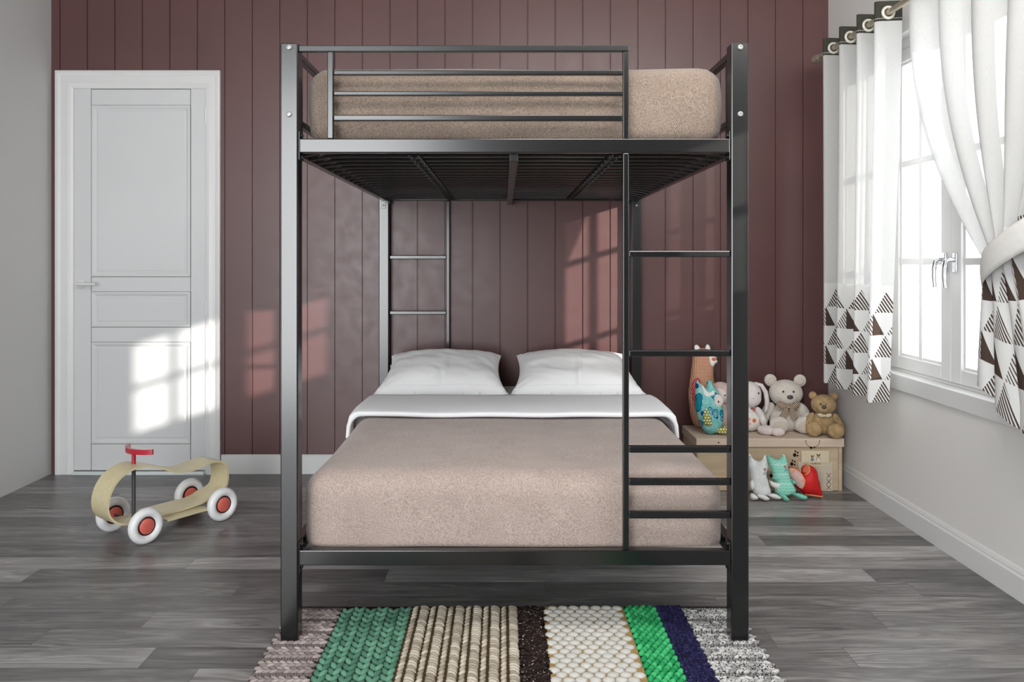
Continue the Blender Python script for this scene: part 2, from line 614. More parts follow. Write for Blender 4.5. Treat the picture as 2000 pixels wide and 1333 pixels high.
# floor: boards running left-right, each board carries its own tone
def make_floor():
    mb = MB(); bm = mb.bm
    lay = bm.loops.layers.float_color.new('tone')
    pitch = .1255
    base = 2.338
    fixed = {  # row index: list of (x of joint), tones of the boards between the joints
        6: ([-1.246, -.3, .9], [.50, .62, .55, .45]),
        5: ([-1.809, -.45, 1.395], [.50, .20, .60, .18]),
        4: ([-.976, .15, 1.5], [.30, .30, .28, .26]),
        3: ([-1.75, -.55, .75], [.24, .26, .22, .30]),
        2: ([-1.191, .05, 1.252], [.22, .42, .22, .33]),
        1: ([-1.48, -.3, .85], [.20, .30, .2, .34]),
        0: ([-1.08, .2, 1.05], [.48, .14, .30, .40]),
        -1: ([-.90, .4], [.26, .42, .30]),
        12: ([-1.3, .1, 1.304], [.3, .34, .62, .60]),
        11: ([-1.0, .4], [.38, .4, .55]),
        10: ([-1.9, -.6, .5, 1.587], [.25, .36, .3, .16, .5]),
        9: ([-1.25, .7], [.42, .34, .52]),
        8: ([-1.6, -.1, 1.108], [.30, .36, .48, .20]),
        7: ([-.75, .55], [.24, .40, .66]),
    }
    rng = random.Random(5)
    k0 = int((YF - .3 - base) / pitch) - 1
    k1 = int((YB + .2 - base) / pitch) + 1
    for k in range(k0, k1 + 1):
        ya, yb = base + k * pitch, base + (k + 1) * pitch
        if k in fixed: js, tn = fixed[k]
        else:
            js = []; x = XL + rng.random() * 1.2
            while x < XR: js.append(x); x += 1.2
            tn = [.15 + .45 * rng.random() for _ in range(len(js) + 1)]
        xs = [XL - .1] + list(js) + [XR + .2]
        for i in range(len(xs) - 1):
            o = rng.random()
            g = .0006
            a, b_ = xs[i] + g, xs[i + 1] - g
            vs = [bm.verts.new(p) for p in ((a, ya + g, 0), (b_, ya + g, 0), (b_, yb - g, 0), (a, yb - g, 0))]
            f = bm.faces.new(vs)
            for l in f.loops: l[lay] = (tn[i], o, 0, 1)
    zlo = -.004
    vs = [bm.verts.new(p) for p in ((XL - .1, base + k0 * pitch, zlo), (XR + .2, base + k0 * pitch, zlo), (XR + .2, base + (k1 + 1) * pitch, zlo), (XL - .1, base + (k1 + 1) * pitch, zlo))]
    f = bm.faces.new(vs)
    for l in f.loops: l[lay] = (0, 0, 0, 1)
    o = mb.build('floor', W_floor, smooth=False, fixn=False)
    structure(o)
make_floor()

def make_back_wall():
    mb = MB()
    px0 = -2.5101; pit = .1554; gw, gd = .0036, .007
    prof = [(XL - T, YB)]
    x = px0
    while x < XR:
        prof += [(x - gw, YB), (x - gw * .45, YB + gd), (x + gw * .45, YB + gd), (x + gw, YB)]
        x += pit
    prof += [(XR + T, YB), (XR + T, YB + T), (XL - T, YB + T)]
    A = [mb.bm.verts.new((a, b_, 0)) for a, b_ in prof]; B = [mb.bm.verts.new((a, b_, ZC)) for a, b_ in prof]
    n = len(prof)
    for i in range(n):
        j = (i + 1) % n
        mb.bm.faces.new((A[i], A[j], B[j], B[i]))
    structure(mb.build('wall_back', W_maroon, smooth=False))
make_back_wall()

def wall_y(name, x0, x1, y0, y1, holes, mat):
    """wall running along y with rectangular holes (ya, yb, za, zb)"""
    mb = MB()
    ys = sorted({y0, y1, *[h[0] for h in holes], *[h[1] for h in holes]})
    for a, b_ in zip(ys, ys[1:]):
        hs = [h for h in holes if h[0] <= a and h[1] >= b_]
        if not hs: mb.box(x0, x1, a, b_, 0, ZC)
        else:
            mb.box(x0, x1, a, b_, 0, hs[0][2]); mb.box(x0, x1, a, b_, hs[0][3], ZC)
    bmesh.ops.remove_doubles(mb.bm, verts=mb.bm.verts[:], dist=1e-5)
    return structure(mb.build(name, mat, smooth=False))
W1 = (2.77, 3.91, .675, 2.25)
W2 = (.335, 1.72, 1.40, 2.055)
wall_y('wall_right', XR, XR + T, YF, YB, [W1, W2], W_right)
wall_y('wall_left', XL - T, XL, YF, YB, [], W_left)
mb = MB(); mb.box(XL - T, XR + T, YF - T, YB + T, ZC, ZC + .12)
structure(mb.build('ceiling', W_ceil, smooth=False))
mb = MB()   # wall behind the viewer, with a wide terrace opening on its left half
mb.box(XL - T, -2.45, YF - T, YF, 0, ZC); mb.box(-2.45, -.62, YF - T, YF, 2.75, ZC); mb.box(-.62, XR + T, YF - T, YF, 0, ZC)
structure(mb.build('wall_front', W_front, smooth=False))

def base_profile(mb, run, along, at, d):
    pass
mb = MB()
mb.box(-1.597, XR, YB - .012, YB, 0, .104, .002); mb.box(-1.597, XR, YB - .008, YB, .104, .110, .002)
structure(mb.build('baseboard_back', W_trim, ang=.3))
mb = MB()
prof = [(XR, 0), (XR - .014, 0), (XR - .014, .085), (XR - .009, .092), (XR - .009, .098), (XR - .004, .112), (XR, .114)]
A = [mb.bm.verts.new((x, YF, z)) for x, z in prof]; B = [mb.bm.verts.new((x, YB - .012, z)) for x, z in prof]
for i in range(len(prof)):
    j = (i + 1) % len(prof); mb.bm.faces.new((A[i], A[j], B[j], B[i]))
mb.bm.faces.new(A); mb.bm.faces.new(B[::-1])
structure(mb.build('baseboard_right', W_trim, ang=.3))

# ------------------------------------------------------------------ door
def make_door():
    R = structure(root('door_1', (-2.06, YB, 0)))
    x0, x1, zt = -2.527, -1.5994, 2.275
    ix0, ix1, izt = -2.4265, -1.686, 2.174
    # casing: moulded profile, mitred
    mb = MB()
    prof = [(0, 0), (0, .022), (.012, .026), (.022, .024), (.03, .020), (.06, .020), (.07, .023), (.085, .020), (.1005, .012), (.1005, 0)]
    def pt(side, d, h):
        k = d / .1005
        if side == 0: return ((x0 + (ix0 - x0) * k), YB - h, 0)
        if side == 1: return ((x0 + (ix0 - x0) * k), YB - h, zt + (izt - zt) * k)
        if side == 2: return ((x1 + (ix1 - x1) * k), YB - h, zt + (izt - zt) * k)
        return ((x1 + (ix1 - x1) * k), YB - h, 0)
    mb.grid([[pt(s, d, h) for d, h in prof] for s in range(4)])
    mb.build('door_casing', W_trim, R, ang=.45)
    # leaf: stiles and rails with fine joints
    yl = YB - .010
    mb = MB()
    g = .0014
    zs = [.022, .171, .745, .830, 1.030, 1.1135, 2.082, 2.172]
    sx0, sx1 = -2.3285, -1.769
    mb.box(ix0, sx0 - g, yl, YB, .022, izt, .0015, 1); mb.box(sx1 + g, ix1, yl, YB, .022, izt, .0015, 1)
    for a, b_ in ((0, 1), (2, 3), (4, 5), (6, 7)):
        mb.box(sx0 + g, sx1 - g, yl, YB, zs[a], zs[b_] - g, .0015, 1)
    leaf = mb.build('door_leaf', W_door, R, ang=.3)
    for a, b_ in ((1, 2), (3, 4), (5, 6)):
        mb = MB()
        za, zb = zs[a] + g, zs[b_] - g
        steps = [(0, yl), (.010, yl - .001), (.016, yl + .0015), (.024, yl + .0065), (.030, yl + .0065), (.034, yl + .004)]
        rings = []
        for d, y in steps:
            rings.append([mb.bm.verts.new(p) for p in ((sx0 + g + d, y, za + d), (sx1 - g - d, y, za + d), (sx1 - g - d, y, zb - d), (sx0 + g + d, y, zb - d))])
        for A, B in zip(rings, rings[1:]):
            for k in range(4): mb.bm.faces.new((A[k], A[(k + 1) % 4], B[(k + 1) % 4], B[k]))
        mb.bm.faces.new(rings[-1])
        mb.build('door_panel', W_door, leaf, ang=.25)
    mb = MB()
    hx, hz = -2.386, 1.073
    MM = Matrix.Translation((hx, yl, hz)) @ Matrix.Rotation(PI / 2, 4, 'X')
    mb.lathe([(.026, 0), (.026, .006), (.020, .011), (.010, .013), (.009, .045)], MM, 20)
    mb.tube([(hx, yl - .042, hz), (hx + .012, yl - .048, hz), (hx + .05, yl - .05, hz), (hx + .105, yl - .046, hz)], [.009, .0095, .008, .007], 12)
    mb.build('door_handle', W_trim, leaf, ang=.6)
    for z in (.25, .94, 2.02):
        mb = MB(); mb.tube([(ix1 + .004, yl - .004, z - .045), (ix1 + .004, yl - .004, z + .045)], .006, 10)
        mb.build('hinge', W_trim, leaf)
    mb = MB(); mb.box(ix0, ix1, YB - .035, YB, .0, .018, .003)  # threshold strip, its pale colour standing for light through the gap under the door
    tag(mb.build('threshold_gap_light', plain('pale threshold gap light', (.62, .68, .67), .3, .5), R), 'pale strip of painted gap light along the bottom of the door')
make_door()

# ------------------------------------------------------------------ windows in the right wall
def make_window(name, hole, zbars, glass_z, hw=True):
    y0, y1, z0, z1 = hole
    R = structure(root(name, (XR + .07, (y0 + y1) / 2, z0)))
    fx0, fx1 = XR + .055, XR + .125
    f = .05
    mb = MB()
    mb.box(fx0, fx1, y0, y0 + f, z0, z1, .003); mb.box(fx0, fx1, y1 - f, y1, z0, z1, .003)
    mb.box(fx0, fx1, y0 + f, y1 - f, z0, z0 + .015, .003); mb.box(fx0, fx1, y0 + f, y1 - f, z1 - f, z1, .003)
    mb.build('window_frame', W_trim, R, ang=.3)
    mb = MB()
    mb.box(XR - .016, XR + .055, y0 - .05, y1 + .05, z0 - .07, z0 + .003, .004)
    mb.build('window_sill', W_trim, R, ang=.3)
    ym = (y0 + y1) / 2
    gz0, gz1 = glass_z
    for a, b_, far in ((y0 + f, ym, 0), (ym, y1 - f, 1)):
        g = .0015
        a += g; b_ -= g
        st = .0745
        sx0, sx1 = XR + .05, XR + .095
        mb = MB()
        mb.box(sx0, sx1, a, a + st, z0 + .016, z1 - f, .004); mb.box(sx0, sx1, b_ - st, b_, z0 + .016, z1 - f, .004)
        mb.box(sx0, sx1, a + st, b_ - st, z0 + .016, gz0, .004); mb.box(sx0, sx1, a + st, b_ - st, gz1, z1 - f, .004)
        # glazing bead
        e = .012
        for (p, q) in ((a + st, a + st + e), (b_ - st - e, b_ - st)): mb.box(sx0 + .012, sx1 - .006, p, q, gz0, gz1)
        for (p, q) in ((gz0, gz0 + e), (gz1 - e, gz1)): mb.box(sx0 + .0125, sx1 - .0065, a + st, b_ - st, p, q)
        sash = mb.build('sash', W_trim, R, ang=.3)
        mb = MB()
        yc = (a + b_) / 2
        mb.box(sx0 + .008, sx1 - .01, yc - .015, yc + .015, gz0, gz1, .003)
        for z in zbars:
            mb.box(sx0 + .009, sx1 - .011, a + st, b_ - st, z - .015, z + .015, .003)
        mb.build('glazing_bars', W_trim, sash, ang=.3)
        mb = MB(); xg = sx0 + .021; mb.bm.faces.new([mb.bm.verts.new(p) for p in ((xg, a + st - .005, gz0 - .005), (xg, a + st - .005, gz1 + .005), (xg, b_ - st + .005, gz1 + .005), (xg, b_ - st + .005, gz0 - .005))])
        mb.build('glass_pane', GLASS, sash, smooth=False, fixn=False)
        if hw:
            hy = (a + .038) if far else (b_ - .038)
            hz = 1.195
            mb = MB()
            mb.box(sx0 - .010, sx0, hy - .015, hy + .015, hz - .042, hz + .042, .0045, 3)
            pts = [(sx0 - .008, hy, hz + .012), (sx0 - .030, hy, hz + .013), (sx0 - .044, hy, hz + .006), (sx0 - .049, hy, hz - .02), (sx0 - .050, hy, hz - .06), (sx0 - .046, hy, hz - .105)]
            mb.tube(pts, [.010, .0095, .010, .0095, .009, .0075], 12)
            tag(mb.build('window_handle', CHROME, sash, ang=.6), 'chrome lever handle')
            ey = (b_ - .004) if far else (a + .004)
            for z in (z0 + .12, z1 - .2):
                mb = MB(); mb.tube([(sx0 - .006, ey, z - .045), (sx0 - .006, ey, z + .045)], .007, 10)
                mb.build('hinge', W_trim, sash)
make_window('window_1', W1, (1.20, 1.66), (.752, 2.14))
make_window('window_2', W2, (1.72,), (1.456, 1.975), hw=False)

# ------------------------------------------------------------------ bunk bed
PX = .0015946
def zx(py): return 1.2 - (py - 511) * PX     # height at the bed's front plane
BX0, BX1 = -.698, .762
PW = .055
BYF, BYB = 2.47, 4.464
Z0 = .0165
ZT = 1.882
BED = root('bunk_bed', (.032, (BYF + BYB) / 2, 0))
tag(BED, 'black metal bunk bed with guard rails and a ladder, standing mid room', 'bunk bed')
def bpart(name, boxes, parent=BED, bev=.003, mat=BLK):
    mb = MB()
    for b_ in boxes: mb.box(*b_, bev)
    return mb.build(name, mat, parent, ang=.3)
posts = {}
for (xs, x0) in (('l', BX0), ('r', BX1 - PW)):
    for (ys, y0) in (('f', BYF), ('b', BYB - PW)):
        z0 = Z0 if ys == 'f' else .0005
        p = bpart('post', [(x0, x0 + PW, y0, y0 + PW, z0, ZT)], bev=.004)
        posts[xs + ys] = p
        if ys == 'f':
            for zb in (1.871 - .004, 1.659):
                mb = MB()
                MM = Matrix.Translation((x0 + PW / 2, y0, zb)) @ Matrix.Rotation(PI / 2, 4, 'X')
                mb.lathe([(.0088, 0), (.0088, .003), (.0065, .0058), (.0045, .0062), (.0042, .003), (.0001, .003)], MM, 18)
                tag(mb.build('bolt', BOLT, p, ang=.6), 'silver hex bolt')
XI0, XI1 = BX0 + PW, BX1 - PW     # inner faces of the posts
UR0, UR1 = zx(298), zx(270.5)
LR0, LR1 = zx(1106.5), zx(1077)
RY = .028
bpart('upper_front_rail', [(XI0 + .003, XI1 - .003, BYF + .004, BYF + .004 + RY, UR0, UR1)])
bpart('lower_front_rail', [(XI0 + .003, XI1 - .003, BYF + .004, BYF + .004 + RY, LR0, LR1)])
bpart('upper_back_rail', [(XI0 + .003, XI1 - .003, BYB - .004 - RY, BYB - .004, UR0, UR1)])
bpart('lower_back_rail', [(XI0 + .003, XI1 - .003, BYB - .004 - RY, BYB - .004, LR0, LR1)])
for nm, a, b_ in (('upper_side_rail', UR0, UR1), ('lower_side_rail', LR0, LR1)):
    bpart(nm, [(BX0 + .012, BX0 + .012 + RY, BYF + PW, BYB - PW, a, b_)])
    bpart(nm, [(BX1 - .012 - RY, BX1 - .012, BYF + PW, BYB - PW, a, b_)])
# joint plates at the posts, with a small bolt
for (a, b_) in ((UR0 - .022, UR1 + .024), (LR0 - .022, LR1 + .024)):
    for (x0, s) in ((XI0, 1), (XI1, -1)):
        for (y, fr) in ((BYF + .006, 1), (BYB - .006 - .045, 0)):
            xa, xb = sorted((x0, x0 + s * .004))
            pl = bpart('joint_plate', [(xa, xb, y, y + .045, a, b_)], bev=.0015)
            for z in (a + .012, b_ - .012):
                mb = MB()
                MM = Matrix.Translation((x0 + s * .004, y + .022, z)) @ Matrix.Rotation(s * PI / 2, 4, 'Y')
                mb.lathe([(.008, 0), (.008, .003), (.004, .006), (.0001, .006)], MM, 14)
                mb.build('bolt', BLK, pl)
# small clip with a bright screw at the top of each back post
for nm in ('lb', 'rb'):
    x = (BX0 + PW / 2) if nm == 'lb' else (BX1 - PW / 2)
    cl = bpart('corner_clip', [(x - .012, x + .012, BYB - PW - .004, BYB - PW, UR0 - .045, UR0 - .002)], bev=.001)
    mb = MB(); MM = Matrix.Translation((x, BYB - PW - .004, UR0 - .028)) @ Matrix.Rotation(PI / 2, 4, 'X')
    mb.lathe([(.006, 0), (.006, .002), (.003, .004), (.0001, .004)], MM, 14)
    tag(mb.build('screw', BOLT, cl), 'silver screw')
SX0, SX1 = .3705, .3895           # ladder stile at the front (x)
VX0, VX1 = -.5535, -.534          # upright near the left post
GY0, GY1 = BYF + .006, BYF + .026
MIR = .064                        # the back ladder is the front one turned round
def guard(front):
    def X(a, b_):
        return (a, b_) if front else (MIR - b_, MIR - a)
    ya, yb = (GY0, GY1) if front else (BYB - .026, BYB - .006)
    def br(a, b_, z0, z1, d=0.): 
        x0, x1 = X(a, b_)
        return (x0, x1, ya + d, yb - d, z0, z1)
    zt1, zt0 = zx(87), zx(99.5)
    bpart('guard_top_rail', [br(XI0, SX1, zt0, zt1)])
    bpart('guard_upright', [br(VX0, VX1, UR1, zt0)])
    bpart('guard_end_upright', [br(SX0, SX1, UR1, zt0)])
    for (a, b_) in ((145, 136), (185.5, 177), (235, 223.5)):
        bpart('guard_bar', [br(VX1, SX0, zx(a), zx(b_), .001)])
    bpart('ladder_stile', [br(SX0, SX1, LR1 + .0005, UR0 - .0005)])
    for (a, b_) in ((502.5, 490), (697.5, 685), (886.5, 873), (950.5, 937.5), (1015.5, 1001.5)):
        bpart('ladder_rung', [br(SX1, XI1, zx(a), zx(b_), .001)])
guard(True); guard(False)
# end guards along both short sides
for xc in (BX0 + PW / 2, BX1 - PW / 2):
    x0, x1 = xc - .0125, xc + .0125
    bpart('end_guard_rail', [(x0, x1, BYF + PW, BYB - PW, zx(99.5), zx(87))])
    bpart('end_guard_rail', [(x0, x1, BYF + PW, BYB - PW, zx(235), zx(223))])
    for y in (BYF + .13, BYF + .42, BYF + .9, BYB - .42, BYB - .13):
        bpart('end_guard_bar', [(x0 + .004, x1 - .004, y - .009, y + .009, UR1, zx(99.5))])
# slatted deck of the upper bunk
n_sl = 19
ys_sl = [BYF + .085 + i * (BYB - BYF - .17) / (n_sl - 1) for i in range(n_sl)]
for y in ys_sl:
    mb = MB()
    pts = []
    for k in range(25):
        t = k / 24
        x = BX0 + .045 + t * (BX1 - BX0 - .09)
        e = min(t, 1 - t)
        z = 1.553 - .012 * math.exp(-(e / .03) ** 2)
        pts.append((x, y, z))
    mb.tube(pts, .013, 8, flat=.55)
    mb.build('deck_slat', BLK, BED)
for y in ys_sl[1::3]:      # the lower deck's slats lie unseen under the mattress
    mb = MB(); mb.tube([(BX0 + .045, y, .268), (BX1 - .045, y, .268)], .013, 8, flat=.55)
    mb.build('lower_deck_slat', BLK, BED)
bpart('centre_beam', [(.016, .044, BYF + .034, BYB - .034, 1.515, 1.543)])
for xc in (.032 - .325, .032 + .325):
    mb = MB()
    for i in range(n_sl - 1):
        a, b_ = ys_sl[i], ys_sl[i + 1]
        for dx in (-.011, .011):
            pts = [(xc + dx + .006 * math.sin(k / 12 * 6 * PI), a + (b_ - a) * k / 12, 1.541 + .004 * math.cos(k / 12 * 6 * PI)) for k in range(13)]
            mb.tube(pts, .0022, 5)
        for q in (.25, .5, .75):
            mb.ell((xc + (.004 if q == .5 else -.004), a + (b_ - a) * q, 1.54), (.005, .006, .004), u=6, v=4)
        for dx in (-.016, .016):
            mb.ell((xc + dx, a, 1.541), (.006, .007, .006), u=6, v=4)
    mb.build('wire_chain', BLK, BED)

# ------------------------------------------------------------------ bedding
tag(rbox(-.620, .690, 2.535, 4.40, 1.565, 1.826, .055, 26, .015, .006, 1.).build('mattress', TAUPE),
    'thick taupe fabric mattress behind the guard rail of the upper bunk', 'mattress', 'bunk mattresses')
tag(rbox(-.63, .695, 2.55, 4.405, .285, .515, .06, 20, .008, .003, 2.).build('mattress', LINEN),
    'mattress in a white sheet on the lower bunk, bare beneath the two pillows', 'mattress', 'bunk mattresses')
tag(rbox(-.645, .708, 2.535, 3.66, .22, .522, .075, 30, .004, .006, 4., drop=('back', 'bottom'), zmin=.289).build('blanket', TAUPE2),
    'beige woven blanket tucked smooth over the foot of the lower bunk', 'blanket')

def make_sheet():
    mb = MB()
    y0, y1 = 3.42, 3.86
    xc, hw, zt = .034, .700, .535
    # path across the bed: hang, round the corner, across, round, hang
    path = []
    for k in range(6): path.append((-hw - .006 + .004 * k / 5, .435 + (zt - .05 - .435) * k / 5))
    for k in range(1, 9):
        t = k / 8 * PI / 2
        path.append((-hw + .05 - .05 * math.cos(t), zt - .05 + .05 * math.sin(t)))
    for k in range(1, 30): path.append((-hw + .05 + (2 * hw - .1) * k / 30, zt))
    path += [(-x, z) for x, z in path[:14][::-1]]
    def ring(y, lift, sk=0.):
        out = []
        for x, z in path:
            edge = abs(x) / hw
            w = .004 * noise.noise(Vector((x * 4, y * 5, 1.5)))
            dz = lift * (1 if z > zt - .03 else .3)
            yy = y
            if z < zt - .05: yy = y + (zt - .05 - z) * sk
            nx = (1 + lift * .8 / hw)
            out.append((xc + x * nx, yy + .012 * noise.noise(Vector((x * 2.2, 3, 1))) - .012 * (1 - edge ** 2), z + dz + w))
        return out
    prof = []
    # rolled front edge: under -> nose -> over -> back
    prof.append(ring(y0 + .12, -.006)); prof.append(ring(y0 + .03, -.006)); prof.append(ring(y0 + .006, -.004))
    for k in range(7):
        t = -PI / 2 + PI * k / 6
        prof.append(ring(y0 - .010 * math.cos(t), .006 + .011 * math.sin(t)))
    for k in range(1, 12):
        prof.append(ring(y0 + (y1 - y0) * k / 11, .017 + .005 * math.sin(k / 11 * PI)))
    prof.append(ring(y1 + .004, .008)); prof.append(ring(y1, -.002))
    mb.grid(prof)
    return tag(mb.build('top_sheet', LINEN, ang=1.2), 'white top sheet folded back across the beige blanket on the lower bunk', 'sheet')
make_sheet()

def make_pillow(x, label, seed, flip=1):
    w, h, t = .675, .44, .096
    U, Vn = 56, 40
    mb = MB()
    def pos(u, v, side):
        th = t * max(0, (1 - abs(u) ** 3.2) * (1 - abs(v) ** 3.0)) ** .62
        x_ = w / 2 * u * (1 - .10 * (1 - v * v) * u * u) * (1 - .055 * (v + 1))
        y_ = h / 2 * v * (1 - .09 * (1 - u * u) * v * v)
        z_ = side * th
        edge = (1 - max(abs(u), abs(v)) ** 6)
        if side > 0:
            # soft folds: a vertical crease in the middle of the front and broad wrinkles
            fold = math.exp(-((u * flip - .06 - .05 * v) / .035) ** 2) * max(0, min(1, (.35 - v) / .9))
            z_ += .016 * fold * edge - .012 * edge * math.exp(-((u * flip + .03) / .05) ** 2) * max(0, min(1, (.3 - v)))
            z_ += edge * .012 * noise.noise(Vector((u * 1.6 + seed, v * 2.2, seed)))
            z_ += edge * .004 * noise.noise(Vector((u * 5 + seed, v * 6 + u * 3, seed)))
            corner = max(0, abs(u) + abs(v) - 1.25)
            z_ += .006 * math.sin((u - v * flip) * 26) * corner
        else:
            z_ *= .55
        z_ += .02 * (u * u - .4) * (1 - v) * .5
        y_ += .010 * noise.noise(Vector((u * 3, seed, 1))) * abs(v) ** 3
        return Vector((x_, y_, z_))
    for side in (1, -1):
        mb.grid([[pos(-1 + 2 * i / U, -1 + 2 * j / Vn, side) for j in range(Vn + 1)] for i in range(U + 1)])
    bmesh.ops.remove_doubles(mb.bm, verts=mb.bm.verts[:], dist=1e-4)
    # flange seam a little in from the edge
    R = root('pillow', (x, 4.135, .607))
    ANCH[R] = Vector((0, 0, 0))
    tag(R, label, 'pillow', 'pillows on the lower bunk')
    R.rotation_euler = (math.radians(21), 0, 0)
    mb.build('pillow_case', PILLOW, R, ang=1.4)
    mb = MB()
    pts = []
    for k in range(41):
        u = -.97 + 1.94 * k / 40
        p = pos(u, -.86, 1)
        pts.append(p + Vector((0, -.001, .0005)))
    mb.tube(pts, .0018, 6)
    mb.build('seam', PILLOW, R)
make_pillow(-.316, 'white pillow on the left half of the lower bunk, against the back wall', 1.3)
make_pillow(.366, 'white pillow on the right half of the lower bunk, behind the ladder', 6.1)

# ------------------------------------------------------------------ curtain rod and curtains
RODX, RODZ = 1.685, 2.293
ROD = root('curtain_rod', (RODX, 3.0, RODZ))
tag(ROD, 'champagne metal curtain rod above the window', 'curtain rod')
mb = MB(); mb.tube([(RODX, 1.55, RODZ), (RODX, 4.24, RODZ)], .0135, 16); mb.build('rod', BRASS, ROD)
for y, s in ((4.24, 1), (1.55, -1)):
    mb = MB()
    MM = Matrix.Translation((RODX, y, RODZ)) @ Matrix.Rotation(-s * PI / 2, 4, 'X')
    mb.lathe([(.014, -.01), (.019, 0), (.021, .012), (.017, .02), (.021, .028), (.024, .045), (.022, .062), (.012, .072), (.001, .074)], MM, 20)
    mb.build('finial', BRASS, ROD, ang=.9)
for y in (4.2, 1.62):
    mb = MB(); mb.tube([(RODX, y, RODZ - .014), (RODX + .05, y, RODZ - .02), (XR, y, RODZ - .02)], .007, 10)
    mb.build('bracket', BRASS, ROD)

def fillet(pts, r, k=5):
    pts = [Vector(p) for p in pts]
    out = [pts[0]]
    for a, b_, c in zip(pts, pts[1:], pts[2:]):
        d1, d2 = (a - b_), (c - b_)
        r1 = min(r, d1.length * .45); r2 = min(r, d2.length * .45)
        p, q = b_ + d1.normalized() * r1, b_ + d2.normalized() * r2
        for i in range(k + 1):
            t = i / k
            out.append(p * (1 - t) ** 2 + b_ * 2 * t * (1 - t) + q * t * t)
    out.append(pts[-1])
    return out
def resample(pts, step):
    L = [0]
    for a, b_ in zip(pts, pts[1:]): L.append(L[-1] + (b_ - a).length)
    n = max(2, int(L[-1] / step)); out = []; j = 0
    for i in range(n + 1):
        s = L[-1] * i / n
        while j < len(L) - 2 and L[j + 1] < s: j += 1
        t = (s - L[j]) / max(L[j + 1] - L[j], 1e-9)
        out.append((pts[j].lerp(pts[j + 1], t), s))
    return out

def left_curtain():
    R = root('curtain', (1.70, 3.78, .58))
    tag(R, 'white sheer curtain hanging straight at the left of the window, triangle print along its hem', 'curtain', 'window curtains')
    Lk = [4.055, 3.855, 3.665, 3.49]
    P = [(1.70, 4.15)]
    for y in Lk: P += [(1.618, y), (1.778, y + .012)]
    P[-1] = (1.745, 3.475)
    P = resample(fillet([(*p, 0) for p in P], .04), .007)
    ztop, zhem = 2.345, .578
    S_tot = P[-1][1]
    # put a triangle apex at the middle of each visible face
    def pos(k, z):
        p, s = P[k]
        t = (ztop - z) / (ztop - zhem)
        q = s / S_tot
        x = p.x - .050 * q * t ** 1.5 + .008 * t * math.sin(s * 23)
        amp = 1 - .10 * t
        x = 1.70 + (x - 1.70) * amp
        y = p.y + .012 * t * math.sin(s * 11 + 1)
        return Vector((x, y, z + (.004 * math.sin(s * 31)) * t))
    def strip(name, za, zb, mat, n, parent, v0, off=0.):
        mb = MB()
        rows, uvs = [], []
        for i in range(n + 1):
            z = za + (zb - za) * i / n
            rows.append([pos(k, z) for k in range(len(P))])
            uvs.append([(P[k][1] + .0135, v0 + (z - za)) for k in range(len(P))])
        mb.grid(rows, uvs=uvs)
        return mb.build(name, mat, parent, ang=1.3, fixn=False)
    strip('patterned_border', zhem, 1.092, C_PAT, 14, R, 0.)
    strip('sheer_panel', 1.092, 2.257, C_SHEER, 24, R, 0.)
    strip('header_band', 2.257, ztop, C_BAND, 4, R, 0.)
    for y in Lk:
        mb = MB()
        mb.tube([(RODX + .024 * math.cos(2 * PI * k / 24), y + (.004 if y > 3.6 else -.010), RODZ + .024 * math.sin(2 * PI * k / 24)) for k in range(24)], .0065, 8, closed=True)
        tag(mb.build('grommet', RINGW, R), 'cream ring around the rod')
left_curtain()

